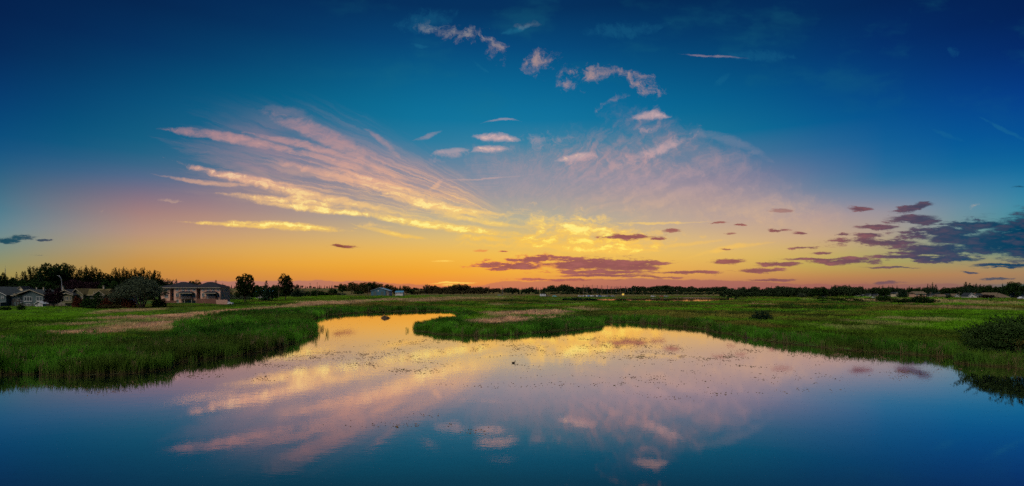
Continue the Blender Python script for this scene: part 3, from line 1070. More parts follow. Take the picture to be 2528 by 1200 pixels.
def build_meadow():
    x, d, px = sample_view(150000, 55, 620, 1.75)
    P = np.stack([x, d], 1)
    s = np.minimum(sdf(P, POND), np.minimum(sdf(P, LAKE), np.minimum(sdf(P, SLIVER) * 0.5, sdf(P, CREEK))))
    keep = s > 0.8
    band = reed_band(px, d)
    keep &= (s > band * 0.55)
    keep &= ~((px < 560) & (d > 208 + 0.10 * np.maximum(px, 0)))                       # mown yards
    x, d, px, s = (a[keep] for a in (x, d, px, s))
    n = len(x)
    z = terrain(x, d)[0] - 0.03
    dry = dry_mask(x, d)
    grow = 1 + np.clip((d - 70) / 110, 0, 3.2)
    warp = (fbm(x * 0.02, d * 0.02, 15, 3) - 0.5) * 60
    streak = fbm(x * 0.020 + warp * 0.01, (d + warp) * 0.040, 55, 4)
    small = fbm(x * 0.10, d * 0.16, 56, 3)
    # blocks of lush and lean grass
    lush = smooth(streak * 0.6 + small * 0.4, 0.42, 0.60)
    lushL = np.where(px < 700, 0.30, 0.0) * smooth(d, 75, 95) * smooth(d, 215, 160)
    c = lerp3((0.062, 0.110, 0.013), (0.112, 0.275, 0.012), np.clip(lush + lushL, 0, 1))
    brown = smooth(fbm(x * 0.030, (d + warp) * 0.045, 91, 5), 0.45, 0.62) * np.where(px > 860, 0.8, 0.45) * (1 - lushL * 2.5).clip(0, 1)
    c = c * (1 - brown[:, None]) + np.array((0.170, 0.125, 0.032))[None] * brown[:, None]
    dark = smooth(fbm(x * 0.05, (d + warp) * 0.08, 92, 4), 0.56, 0.70) * 0.7
    c = c * (1 - dark[:, None]) + np.array((0.026, 0.066, 0.014))[None] * dark[:, None]
    tan = lerp3((0.50, 0.29, 0.19), (0.62, 0.43, 0.24), RNG.uniform(size=n))
    c = c * (1 - dry[:, None]) + tan * dry[:, None]
    tuss = fbm(x * 0.30, d * 0.22, 63, 3)
    c = c * (0.45 + 0.4 * RNG.uniform(size=n) + 0.7 * smooth(tuss, 0.3, 0.7))[:, None]
    hh = (0.35 + 0.5 * small + 0.35 * lush + 0.5 * smooth(tuss, 0.4, 0.75)) * (1 + 0.25 * dry) * (0.8 + 0.4 * RNG.uniform(size=n))
    hh = hh * 0.68 * (1 + np.clip((d - 120) / 500, 0, 0.5))
    hh = hh * np.where((px > 1330) & (px < 1850) & (d > 270), 0.30, 1.0)              # short sedge round the far lake
    hh = hh * (1 - 0.68 * smooth(px, 640, 520) * smooth(d, 135, 165))                 # grazed short below the yards
    # a couple of dark reed lines crossing the right-hand meadow
    for (xa, ya), (xb, yb), wd in (((1865, 762), (2110, 767), 3.2), ((1935, 757.5), (2030, 761), 2.4), ((1240, 745), (1420, 748), 3.5)):
        A = np.array(flat(xa, ya, 0.2)); B = np.array(flat(xb, yb, 0.2))
        t = np.clip(((x - A[0]) * (B[0] - A[0]) + (d - A[1]) * (B[1] - A[1])) / ((B - A) ** 2).sum(), 0, 1)
        q = np.hypot(x - A[0] - t * (B[0] - A[0]), d - A[1] - t * (B[1] - A[1]))
        m = smooth(q, wd * 1.5, wd * 0.6)
        hh = hh * (1 + 1.3 * m)
        c = c * (1 - 0.8 * m[:, None]) + np.array((0.016, 0.050, 0.012))[None] * 0.8 * m[:, None]
    sc = np.stack([grow, grow, hh], 1)
    mat = blade_material("grass_leaf", (0.11, 0.09, 0.03), 0.5)
    vs = []
    for k in range(6):
        m = blade_mesh("grass_tuft", 18, 0.62, 0.45, 1.0, 0.05, 0.55, 300 + k, 0.3)
        m.materials.append(mat)
        vs.append(m)
    scatter("meadow_grass", "marsh grass covering the meadow behind the reeds, green with tan patches", "grass", np.stack([x, d, z], 1), sc, c, RNG.integers(0, 6, n), vs)


def build_weed():
    """specks of floating pondweed"""
    V, Fc = [], []
    clusters = [(1560, 856, 130, 8, 260), (1440, 872, 260, 10, 240), (1160, 862, 90, 5, 90), (1010, 916, 60, 3, 110), (900, 900, 60, 4, 90), (830, 880, 90, 14, 160), (900, 880, 200, 22, 260),
                (1750, 884, 90, 6, 180), (1600, 882, 60, 5, 120), (2020, 878, 60, 4, 120), (2130, 884, 90, 6, 200), (1880, 868, 70, 4, 80), (1300, 850, 200, 14, 260), (1050, 842, 120, 8, 120),
                (1400, 930, 700, 60, 330), (760, 900, 150, 20, 160), (560, 930, 150, 14, 110), (330, 965, 220, 12, 70), (1900, 960, 350, 50, 120), (2250, 920, 140, 16, 110), (1500, 835, 150, 5, 140), (1250, 1010, 300, 50, 60)]
    r = np.random.default_rng(5)
    cnt = 0
    for px, py, rx, ry, n in clusters:
        ns = max(3, n // 16)                                   # drift lines: specks string out around a few seeds
        sx, sy = r.normal(0, rx * 0.55, ns), r.normal(0, ry * 0.55, ns)
        k = r.integers(0, ns, int(n * 0.95))
        ll = r.normal(0, 1, len(k))
        q = np.stack([px + sx[k] + ll * 0.13 * rx * (0.4 + (k % 3)) * 0.7, py + sy[k] + r.normal(0, 1.9, len(k)) * (py - 715) / 160 + ll * ((k % 5) - 2) * 1.3], 1)
        W = np.array([flat(a, max(b, 770)) for a, b in q])
        ok = sdf(W, POND) < -3.5
        for (wx, wy) in W[ok]:
            rad0 = r.uniform(0.09, 0.21) ** 2 * (0.6 + wy / 90)
            for _ in range(r.integers(1, 3)):
                cx, cy = wx + r.normal(0, 0.25), wy + r.normal(0, 0.25)
                an0 = r.uniform(0, 6.28); k = 6
                st = r.uniform(1.0, 2.6); sa = r.normal(0, 0.5)
                b = len(V)
                for layer, zz in ((0, 0.004), (1, 0.022)):
                    for i in range(k):
                        a = an0 + i * 2 * math.pi / k
                        rr = rad0 * r.uniform(0.5, 1.1) * (1 if layer == 0 else 0.8)
                        u, v = math.cos(a) * rr * st, math.sin(a) * rr
                        V.append((cx + u * math.cos(sa) - v * math.sin(sa), cy + u * math.sin(sa) + v * math.cos(sa), zz))
                Fc.append(tuple(b + k + i for i in range(k)))
                for i in range(k):
                    Fc.append((b + i, b + (i + 1) % k, b + k + (i + 1) % k, b + k + i))
                cnt += 1
    me = bpy.data.meshes.new("floating_weed")
    me.from_pydata(V, [], Fc)

    def body():
        n = noise(world_pos(), 0.5, 3, 0.6, '3D')
        return principled(mix(sstep(n, 0.35, 0.65), (0.19, 0.10, 0.075), (0.12, 0.10, 0.05)), 0.9, 0.1)
    o = link("floating_weed", me, material("pondweed", body))
    stuff(o, "brown flecks of pondweed floating on the still water", "pondweed")


build_reeds()
build_meadow()
build_weed()


# ------------------------------------------------------------------ trees and shrubs
def leaf_material(name, dark, light, transl=0.25):
    def body():
        r = NX(NX.node('ShaderNodeObjectInfo').outputs['Random'])
        n = noise(obj_coord(), 5.0, 4, 0.65, '3D')
        c = mix(sstep(n, 0.33, 0.67), dark, light)
        c = mix(lstep(r, 0.0, 1.0, 0.0, 0.35), c, tuple(v * 0.55 for v in dark))
        d = NX.node('ShaderNodeBsdfDiffuse')
        NX.put(d.inputs['Color'], c)
        tr = NX.node('ShaderNodeBsdfTranslucent')
        NX.put(tr.inputs['Color'], c)
        m = NX.node('ShaderNodeMixShader')
        m.inputs[0].default_value = transl
        NX.tree.links.new(d.outputs[0], m.inputs[1])
        NX.tree.links.new(tr.outputs[0], m.inputs[2])
        return m.outputs[0]
    return material(name, body)


BARK = plain("bark", (0.070, 0.050, 0.036), 0.95, 0.1, 0.4, 6.0)
LEAF = {
    'green': leaf_material("leaf_green", (0.009, 0.022, 0.008), (0.028, 0.060, 0.014)),
    'poplar': leaf_material("leaf_poplar", (0.010, 0.018, 0.006), (0.032, 0.048, 0.012), 0.4),
    'spruce': leaf_material("leaf_spruce", (0.008, 0.020, 0.012), (0.022, 0.044, 0.022), 0.05),
    'willow': leaf_material("leaf_willow", (0.040, 0.056, 0.036), (0.090, 0.115, 0.070)),
    'purple': leaf_material("leaf_purple", (0.018, 0.010, 0.014), (0.040, 0.022, 0.028)),
    'red': leaf_material("leaf_red", (0.060, 0.018, 0.012), (0.130, 0.045, 0.022)),
    'bush': leaf_material("leaf_bush", (0.020, 0.044, 0.012), (0.062, 0.115, 0.030)),
    'brown': leaf_material("leaf_brown", (0.036, 0.034, 0.014), (0.085, 0.072, 0.026)),
}


def leaves_mesh(name, C, size, rng, stretch=1.0):
    """small two-triangle leaf clumps at centres C (normalised tree: height 1, width 1)"""
    n = len(C)
    a = rng.normal(size=(n, 3)); a /= np.linalg.norm(a, axis=1)[:, None]
    b = rng.normal(size=(n, 3)); b -= (a * b).sum(1)[:, None] * a; b /= np.linalg.norm(b, axis=1)[:, None]
    s = size * rng.uniform(0.55, 1.25, n)[:, None]
    a = a * s; b = b * s * 0.75
    a[:, 2] *= stretch; b[:, 2] *= stretch
    V = np.stack([C - a, C - b * 0.9, C + a, C + b], 1).reshape(-1, 3)
    q = np.arange(4 * n, dtype=np.int32).reshape(-1, 4)
    me = bpy.data.meshes.new(name)
    me.vertices.add(4 * n); me.vertices.foreach_set("co", V.astype(np.float32).ravel())
    me.loops.add(4 * n); me.loops.foreach_set("vertex_index", q.ravel())
    me.polygons.add(n); me.polygons.foreach_set("loop_start", np.arange(0, 4 * n, 4, dtype=np.int32))
    me.update()
    return me


def ball(rng, c, r, n, hollow=0.45):
    p = rng.normal(size=(n, 3)); p /= np.linalg.norm(p, axis=1)[:, None]
    p *= (hollow + (1 - hollow) * rng.uniform(size=n) ** 0.6)[:, None]
    return np.asarray(c)[None] + p * np.asarray(r)[None]


def tree_meshes(kind, seed):
    """(trunk mesh, crown mesh), unit height and unit width"""
    rng = np.random.default_rng(seed)
    tr = MB()
    pts = []
    size = 0.032
    if kind == 'round':
        tr.tube([(0, 0, -0.02), (0.01, 0, 0.2), (0, 0.01, 0.55)], [0.035, 0.026, 0.012])
        k = 16
        for i in range(k):
            t = (i + 0.5) / k
            z = 0.28 + 0.62 * t
            rr = 0.36 * math.sqrt(max(0.05, 1 - ((z - 0.52) / 0.46) ** 2))
            a = i * 2.4 + rng.uniform(-0.4, 0.4)
            c = (math.cos(a) * rr * 0.8, math.sin(a) * rr * 0.8, z)
            r = rng.uniform(0.11, 0.19)
            pts.append(ball(rng, c, (r, r, r * 0.8), 170))
            tr.tube([(0, 0, max(0.15, z - 0.25)), tuple(np.array(c) * (0.7, 0.7, 1))], [0.012, 0.004], 4)
        pts.append(ball(rng, (0, 0, 0.55), (0.28, 0.28, 0.34), 700, 0.1))
    elif kind == 'fan':                                      # poplar: rising limbs with sky between them
        tr.tube([(0, 0, -0.02), (0, 0, 0.25)], [0.03, 0.022])
        k = 10
        for i in range(k):
            a = i * 2.4 + rng.uniform(-0.3, 0.3)
            sp = 0.42 * math.sqrt((i + 0.5) / k)
            tip = np.array((math.cos(a) * sp, math.sin(a) * sp * 0.9, 0.97 - 0.30 * (sp / 0.42) ** 2 + rng.uniform(-0.04, 0.03)))
            root = np.array((0, 0, 0.16 + 0.1 * rng.uniform()))
            tr.tube([tuple(root), tuple(root * 0.45 + tip * 0.55 + np.array((tip[0] * 0.08, tip[1] * 0.08, -0.03))), tuple(tip)], [0.016, 0.009, 0.003], 4)
            for j in range(7):
                t = 0.30 + 0.70 * j / 6
                c = root * (1 - t) + tip * t
                r = 0.098 * (1.15 - 0.35 * t) * rng.uniform(0.8, 1.3)
                pts.append(ball(rng, c, (r, r, r * 1.1), 46, 0.2))
        pts.append(ball(rng, (0, 0, 0.42), (0.26, 0.26, 0.24), 800, 0.2))
        size = 0.026
    elif kind == 'spruce':
        tr.tube([(0, 0, -0.02), (0, 0, 0.97)], [0.028, 0.004])
        tiers = 17
        for i in range(tiers):
            t = i / (tiers - 1)
            z = 0.05 + 0.93 * t
            R = 0.46 * (1 - t) ** 0.68 + 0.02
            nb = max(4, int(11 * (1 - t) + 3))
            for j in range(nb):
                a = j * 2 * math.pi / nb + i * 1.3 + rng.uniform(-0.25, 0.25)
                L = R * rng.uniform(0.7, 1.1)
                m = max(4, int(26 * L / 0.47))
                u = rng.uniform(0.1, 1, m)
                p = np.stack([np.cos(a) * L * u, np.sin(a) * L * u, z - 0.05 * u * (1 - t) - 0.01 + 0.012 * rng.normal(size=m)], 1)
                p[:, :2] += rng.normal(0, 0.022, (m, 2))
                pts.append(p)
        size = 0.034
    elif kind == 'column':
        tr.tube([(0, 0, -0.02), (0, 0, 0.9)], [0.03, 0.005])
        for i in range(14):
            z = 0.12 + 0.83 * i / 13
            r = 0.40 * math.sin(math.pi * min(1, 0.12 + 0.86 * (i / 13))) ** 0.6
            pts.append(ball(rng, (rng.normal(0, 0.07), rng.normal(0, 0.07), z), (r, r, 0.07), 90, 0.3))
    elif kind in ('willow', 'nearwillow'):
        nw, near = (26, 260) if kind == 'willow' else (34, 620)
        for a in (0.3, 2.2, 4.0, 5.3):
            tr.tube([(0.03 * math.cos(a), 0.03 * math.sin(a), -0.02), (0.12 * math.cos(a), 0.12 * math.sin(a), 0.25), (0.28 * math.cos(a), 0.28 * math.sin(a), 0.6)], [0.022, 0.016, 0.005], 5)
        for i in range(nw):
            a = i * 2.4
            rr = 0.40 * math.sqrt((i + 0.5) / nw)
            z = 0.30 + (0.58 - 0.5 * (rr / 0.42) ** 2) * rng.uniform(0.55, 1.1)
            r = rng.uniform(0.09, 0.15)
            pts.append(ball(rng, (math.cos(a) * rr, math.sin(a) * rr, z), (r, r, r * 1.15), near, 0.3))
        if kind == 'nearwillow':                             # leafy down to the ground, whippy shoots on top
            for i in range(26):
                a = i * 2.4
                rr = 0.42 * math.sqrt((i + 0.5) / 26)
                pts.append(ball(rng, (math.cos(a) * rr, math.sin(a) * rr, 0.16), (0.10, 0.10, 0.16), 330, 0.2))
            for i in range(60):
                a, rr = rng.uniform(0, 6.28), 0.42 * math.sqrt(rng.uniform())
                z0 = 0.35 + 0.45 * (1 - (rr / 0.45) ** 2)
                u = rng.uniform(0, 1, 46)
                dx_, dy_ = rng.normal(0, 0.05, 2)
                pts.append(np.stack([math.cos(a) * rr * (1 + 0.25 * u) + dx_ * u, math.sin(a) * rr * (1 + 0.25 * u) + dy_ * u, z0 + 0.22 * u], 1) + rng.normal(0, 0.008, (46, 3)))
        pts.append(ball(rng, (0, 0, 0.42), (0.30, 0.30, 0.30), 500, 0.1))
        size = 0.016 if kind == 'willow' else 0.0105
    elif kind in ('shrub', 'nearshrub'):
        many = 44 if kind == 'shrub' else 170
        for a in (0.0, 1.3, 2.6, 3.9, 5.2):
            tr.tube([(0.02 * math.cos(a), 0.02 * math.sin(a), -0.03), (0.25 * math.cos(a), 0.25 * math.sin(a), 0.6)], [0.02, 0.006], 4)
        for i in range(20):
            a = i * 2.4
            rr = 0.40 * math.sqrt((i + 0.5) / 20)
            top = 0.9 * (1 - 0.6 * (rr / 0.42) ** 2) * rng.uniform(0.75, 1.05)
            c = (math.cos(a) * rr, math.sin(a) * rr)
            for z in np.arange(0.10, top, 0.17):
                r = rng.uniform(0.08, 0.13)
                pts.append(ball(rng, (c[0], c[1], z), (r, r, r), many, 0.3))
        size = 0.034 if kind == 'shrub' else 0.017
    C = np.concatenate(pts)
    C[:, 2] = np.clip(C[:, 2], 0.0, None)
    C[:, 2] *= 1.0 / C[:, 2].max()
    C[:, :2] *= 0.5 / np.percentile(np.abs(C[:, :2]), 99)
    return tr.mesh(kind + "_trunk"), leaves_mesh(kind + "_crown", C, size, rng, 1.3 if 'willow' in kind else 1.0)


TREE_KINDS = {}
for ki, (k, nv) in enumerate((('round', 4), ('fan', 4), ('spruce', 3), ('column', 2), ('willow', 2), ('shrub', 5), ('nearwillow', 1), ('nearshrub', 2))):
    TREE_KINDS[k] = [tree_meshes(k, 1000 + 37 * ki + v) for v in range(nv)]
_crown_cache = {}


def crown_for(kind, v, leaf):
    key = (kind, v, leaf)
    if key not in _crown_cache:
        me = TREE_KINDS[kind][v][1]
        if any(k[0] == kind and k[1] == v for k in _crown_cache):
            me = me.copy()
            me.materials.clear()
        me.materials.append(LEAF[leaf])
        _crown_cache[key] = me
    return _crown_cache[key]


for k in TREE_KINDS:
    for tm, cm in TREE_KINDS[k]:
        tm.materials.append(BARK)
_ti = [0]


def tree(kind, leaf, px, d, top, width, label, cat='tree', group=None, name=None, base=None):
    """px: photo column, d: distance; top: photo row of the top; width in photo pixels"""
    p = at(px, d)
    h = (HORIZON - top) * d / F_PX + CAM_H - p.z
    if base is not None:                                    # row of the foot, when it is seen
        p = gp(px, base); d = p.y
        h = (HORIZON - top) * d / F_PX + CAM_H - p.z
    wd = width * d / F_PX * (1.45 if kind == 'spruce' else 1.0)
    _ti[0] += 1
    v = _ti[0] % len(TREE_KINDS[kind])
    nm = name or {'round': 'broadleaf_tree', 'fan': 'poplar_tree', 'spruce': 'spruce_tree', 'column': 'columnar_tree', 'willow': 'willow_tree', 'shrub': 'shrub', 'nearshrub': 'shrub', 'nearwillow': 'willow_bush'}[kind]
    t = thing(nm, label, cat, p, (_ti[0] * 2.399) % 6.283, group)
    for part, me in (('trunk', TREE_KINDS[kind][v][0]), ('crown', crown_for(kind, v, leaf))):
        if 'shrub' in kind and part == 'trunk':
            part = 'stems'
        o = link(part, me, None, t)
        o.scale = (wd, wd, h)
    return t


ORD = ['leftmost', 'second', 'third', 'fourth', 'fifth', 'sixth', 'seventh', 'eighth', 'ninth', 'tenth', 'eleventh', 'twelfth', 'thirteenth', 'fourteenth', 'fifteenth', 'sixteenth', 'seventeenth', 'eighteenth',
       'nineteenth', 'twentieth', 'twenty-first', 'twenty-second', 'twenty-third', 'twenty-fourth']


def nth(i):
    return ORD[0] if i == 0 else ORD[i] + ' from the left'


# behind the left-hand houses
for kind, leaf, px, d, top, w, label in [
    ('round', 'green', 1, 300, 673, 26, 'dark broadleaf tree cut by the left edge of the picture'),
    ('spruce', 'spruce', 41, 330, 672, 12, 'slim spruce just right of the radio mast'),
    ('spruce', 'spruce', 55, 310, 670, 18, 'taller of the two close spruces right of the radio mast'),
    ('spruce', 'spruce', 63, 330, 672, 12, 'slim spruce touching the left side of the first poplar'),
    ('round', 'green', 24, 320, 683, 34, 'low round tree behind the grey house at the left edge'),
    ('fan', 'poplar', 81, 330, 657, 34, 'open poplar left of the largest dense tree, sky showing through'),
    ('spruce', 'spruce', 98, 300, 668, 22, 'dark spruce in front of the largest dense tree'),
    ('round', 'green', 128, 320, 651, 62, 'largest dense dark tree behind the left houses, rising highest'),
    ('round', 'green', 148, 330, 649, 44, 'dense tree behind the curved street lamp'),
    ('fan', 'poplar', 173, 330, 653, 34, 'poplar on the right flank of the largest dense tree'),
    ('fan', 'poplar', 209, 330, 655, 32, 'left one of the pair of fan-shaped poplars behind the olive roof'),
    ('fan', 'poplar', 232, 335, 655, 32, 'right one of the pair of fan-shaped poplars behind the olive roof'),
    ('round', 'poplar', 258, 330, 672, 40, 'lower round tree right of the fan-shaped poplar pair'),
    ('fan', 'poplar', 287, 330, 660, 22, 'narrow poplar standing apart at the left end of the poplar row'),
    ('fan', 'poplar', 307, 330, 658, 24, 'second poplar of the row behind the grey willow'),
    ('fan', 'poplar', 330, 330, 659, 28, 'third poplar of the row behind the grey willow'),
    ('fan', 'poplar', 352, 335, 660, 28, 'fourth poplar of the row behind the grey willow'),
    ('fan', 'poplar', 380, 330, 666, 32, 'rightmost poplar of the row, above the grey willow crown'),
    ('round', 'green', 72, 290, 690, 52, 'bushy tree behind the grey house gable'),
    ('round', 'green', 108, 285, 694, 46, 'bushy tree directly behind the dark-roofed bungalow chimney'),
    ('round', 'purple', 190, 285, 690, 60, 'purplish bushy tree behind the porch light'),
    ('round', 'purple', 232, 285, 694, 50, 'purplish bushy tree above the olive roof chimney'),
    ('round', 'green', 268, 270, 690, 44, 'bushy green tree right of the olive roof'),
]:
    tree(kind, leaf, px, d, top, w, label, group='trees behind the left-hand houses')
tree('willow', 'willow', 300, 0, 698, 52, 'smaller grey-green willow left of the big willow', base=760)
tree('willow', 'willow', 350, 0, 681, 100, 'big grey-green willow beside the townhouses, sprawling low limbs', base=760)
tree('shrub', 'green', 393, 0, 732, 34, 'grey-green bush between the big willow and the townhouse fence', 'bush', base=759)
tree('round', 'purple', 133, 0, 711, 38, 'small dark purple-leaved tree in front of the dark-roofed bungalow', base=759)
for i, (px, top, w, leaf, base) in enumerate([(194, 730, 26, 'red', 759.5), (216, 732, 30, 'green', 760), (243, 722, 34, 'green', 759.5), (272, 729, 38, 'red', 759.5), (296, 730, 34, 'brown', 759.5), (318, 734, 34, 'red', 760),
                                              (258, 750, 40, 'brown', 762), (232, 751, 40, 'green', 762), (285, 752, 40, 'brown', 762)]):
    tree('shrub', leaf, px, 0, top, w, '%s garden shrub below the olive-roofed house, %s' % (nth(i), {'red': 'rust-red leaves', 'green': 'dark green leaves', 'brown': 'olive-brown leaves'}[leaf]), 'shrub',
         'shrubs below the olive-roofed house', base=base)
for i, (px, top, w) in enumerate([(1, 758, 14), (11, 757, 12), (21, 756, 11), (52, 748, 16), (101, 745, 10)]):
    tree('shrub', 'green', px, 0, top, w, '%s clipped dark bush at the foot of the grey house yard' % nth(i), 'bush', 'bushes at the foot of the grey house yard', base=766 if i < 4 else 757)

# around and right of the townhouses
for kind, leaf, px, d, top, w, label in [
    ('spruce', 'spruce', 435, 330, 689, 14, 'spruce tip rising behind the left townhouse roof'),
    ('round', 'green', 480, 330, 691, 34, 'round tree crown showing between the two townhouse roofs'),
    ('spruce', 'spruce', 533, 330, 692, 16, 'spruce at the right end of the townhouse roofs'),
    ('round', 'green', 552, 320, 703, 22, 'small round tree right of the townhouse spruce'),
    ('round', 'poplar', 605, 300, 675, 46, 'large lone broadleaf tree, left one of the two standing above the bushes'),
    ('round', 'poplar', 705, 360, 675, 34, 'lone broadleaf tree with a lopsided crown, right one of the two above the bushes'),
    ('spruce', 'spruce', 657, 340, 693, 20, 'spruce halfway between the two lone broadleaf trees'),
    ('round', 'green', 640, 350, 704, 30, 'low tree between the large lone tree and the spruce'),
    ('round', 'green', 672, 350, 708, 28, 'low tree just right of the middle spruce'),
    ('spruce', 'spruce', 733, 500, 702, 20, 'small dark conifer right of the lopsided lone tree'),
    ('round', 'green', 680, 600, 703, 18, 'tiny far tree seen left of the lopsided lone tree'),
]:
    tree(kind, leaf, px, d, top, w, label, group='trees around the townhouses')
for i, (px, top, w, base, leaf) in enumerate([(555, 712, 40, 737, 'green'), (572, 726, 44, 741, 'willow'), (600, 729, 46, 742, 'willow'), (603, 719, 50, 737, 'green'), (628, 722, 40, 735, 'willow'),
                                             (655, 726, 40, 736, 'willow'), (684, 718, 44, 734, 'green'), (700, 714, 46, 732, 'brown'), (720, 716, 46, 733, 'willow'), (742, 714, 44, 733, 'willow'), (765, 716, 40, 733, 'green'),
                                             (784, 714, 36, 731, 'green'), (800, 720, 30, 730, 'green'), (822, 710, 26, 729, 'green'), (842, 722, 26, 729, 'willow'), (668, 716, 30, 731, 'green'), (813, 722, 24, 730, 'brown')]):
    tree('shrub', leaf, px, 0, top, w, '%s bush in the thicket right of the townhouses' % nth(i), 'bush', 'bushes in the thicket right of the townhouses', base=base)

# barn surroundings
for i, (px, d, top, w) in enumerate([(846, 760, 700, 22), (868, 760, 696, 26), (888, 760, 698, 26), (908, 790, 697, 30), (918, 800, 695, 26), (936, 800, 699, 26), (959, 780, 702, 24), (972, 760, 708, 16), (1003, 720, 705, 22),
                                     (1015, 720, 715, 20), (1030, 715, 719, 22), (892, 700, 712, 20), (884, 690, 718, 22), (908, 700, 706, 20)]):
    tree('round', 'brown' if i % 3 else 'green', px, d, top, w, '%s tree of the grove around the blue barn' % nth(i), group='trees around the blue barn')
for i, (px, d, top, w) in enumerate([(988, 730, 705, 12), (981, 760, 709, 8), (1021, 740, 709, 6), (1016, 760, 711, 5), (976, 780, 706, 7)]):
    tree('spruce', 'spruce', px, d, top, w, '%s conifer beside the small blue shed' % nth(i), group='conifers beside the small blue shed')

# middle marsh
tree('nearshrub', 'spruce', 1879, 0, 766, 54, 'lone round bush on the right-hand meadow near the shore', 'bush', base=792)
tree('nearwillow', 'bush', 2512, 0, 774, 215, 'big leafy willow bush at the right edge of the picture', base=882, name='willow_bush')
tree('nearshrub', 'bush', 2440, 0, 806, 90, 'low leafy bush spilling left from the big willow bush', 'bush', base=884)
tree('nearshrub', 'bush', 2392, 0, 868, 60, 'clump of leafy bush on the reed point at right', 'bush', base=893)
for i, (px, top, w, base) in enumerate([(1400, 735, 26, 742), (1423, 733, 34, 742.5), (1450, 735.5, 34, 743), (1466, 737, 26, 743), (1534, 736.5, 38, 743)]):
    tree('shrub', 'spruce', px, 0, top, w, '%s low dark bush in front of the far lake' % nth(i), 'bush', 'low dark bushes in front of the far lake', base=base)
for i, (px, top, w, base) in enumerate([(1925, 741.5, 10, 746), (1968, 736, 14, 742), (1888, 744, 0.1, 746)][:2]):
    tree('shrub', 'green', px, 0, top, w, ['small dark bush on the far meadow below the treeline, nearer one', 'small bush on the far meadow below the lone round tree'][i], 'bush', base=base)
tree('round', 'green', 2022, 400, 708, 38, 'lone rounded tree standing forward of the right treeline', base=737)
tree('round', 'willow', 1980, 470, 724, 22, 'pale small tree left of the lone rounded tree')
for i, (px, top, w, base) in enumerate([(2022, 732, 44, 741), (2045, 734, 40, 742), (2068, 734, 36, 744), (2095, 734, 40, 743), (2120, 736, 36, 743), (2145, 735, 30, 742), (2030, 739, 22, 745), (2085, 739, 28, 746), (2118, 739, 30, 746)]):
    tree('shrub', 'green', px, 0, top, w, '%s bush in the hedge right of the lone rounded tree' % nth(i), 'bush', 'bushes in the hedge right of the lone rounded tree', base=base)
for i, (px, top, w, base) in enumerate([(2172, 727, 20, 744), (2186, 728, 30, 745), (2208, 735, 24, 745), (2236, 735, 30, 747), (2258, 733, 34, 747), (2276, 726, 36, 748), (2298, 737, 40, 748), (2215, 740, 40, 747)]):
    tree('shrub', 'green', px, 0, top, w, '%s bush of the dark thicket in front of the right-hand houses' % nth(i), 'bush', 'bushes of the thicket in front of the right-hand houses', base=base)
for kind, leaf, px, d, top, w, label in [
    ('round', 'green', 2184, 480, 710, 26, 'round tree behind the left end of the right-hand thicket'),
    ('spruce', 'spruce', 2222, 440, 713, 14, 'left of two broad spruces beside the cream building'),
    ('spruce', 'spruce', 2232, 440, 711, 16, 'right of two broad spruces beside the cream building'),
    ('round', 'green', 2256, 480, 710, 28, 'round tree behind the brown-roofed house'),
    ('column', 'spruce', 2290, 470, 700, 5, 'tallest slim columnar tree among the right-hand houses'),
    ('column', 'spruce', 2296, 470, 703, 5, 'slim columnar tree second in the group of three'),
    ('column', 'spruce', 2302, 470, 708, 7, 'shortest slim columnar tree in the group of three'),
    ('spruce', 'spruce', 2310, 470, 703, 14, 'spruce right of the three columnar trees'),
    ('round', 'green', 2335, 480, 709, 24, 'round tree between the spruce and the tall spruce cluster'),
    ('round', 'green', 2360, 490, 713, 22, 'lower round tree left of the tall spruce cluster'),
    ('spruce', 'spruce', 2384, 450, 696, 18, 'leftmost and tallest spruce of the tall cluster'),
    ('spruce', 'spruce', 2394, 455, 699, 18, 'second spruce of the tall cluster'),
    ('spruce', 'spruce', 2403, 460, 703, 14, 'third spruce of the tall cluster'),
    ('spruce', 'spruce', 2410, 455, 700, 15, 'fourth spruce of the tall cluster'),
    ('spruce', 'spruce', 2420, 455, 702, 15, 'fifth spruce at the right end of the tall cluster'),
    ('round', 'green', 2435, 450, 703, 26, 'broadleaf tree right of the tall spruce cluster'),
    ('round', 'green', 2463, 460, 707, 20, 'small round tree behind the long brown roof'),
    ('column', 'spruce', 2475, 450, 700, 6, 'slim columnar tree right of the long brown roof ridge'),
    ('round', 'green', 2492, 440, 702, 26, 'broadleaf tree behind the right end of the long brown roof'),
    ('round', 'green', 2508, 400, 695, 40, 'tall dark tree near the right edge beside the last house'),
    ('spruce', 'spruce', 2345, 400, 724, 9, 'small spruce in front of the yellowish house'),
    ('spruce', 'spruce', 2338, 400, 726, 8, 'smaller spruce left of the small spruce by the yellowish house'),
    ('round', 'purple', 2437, 380, 727, 30, 'dark purple-leaved tree in front of the long brown roof'),
    ('round', 'green', 2524, 430, 706, 18, 'tree cut by the right edge of the picture'),
]:
    tree(kind, leaf, px, d, top, w, label, group='trees among the right-hand houses')


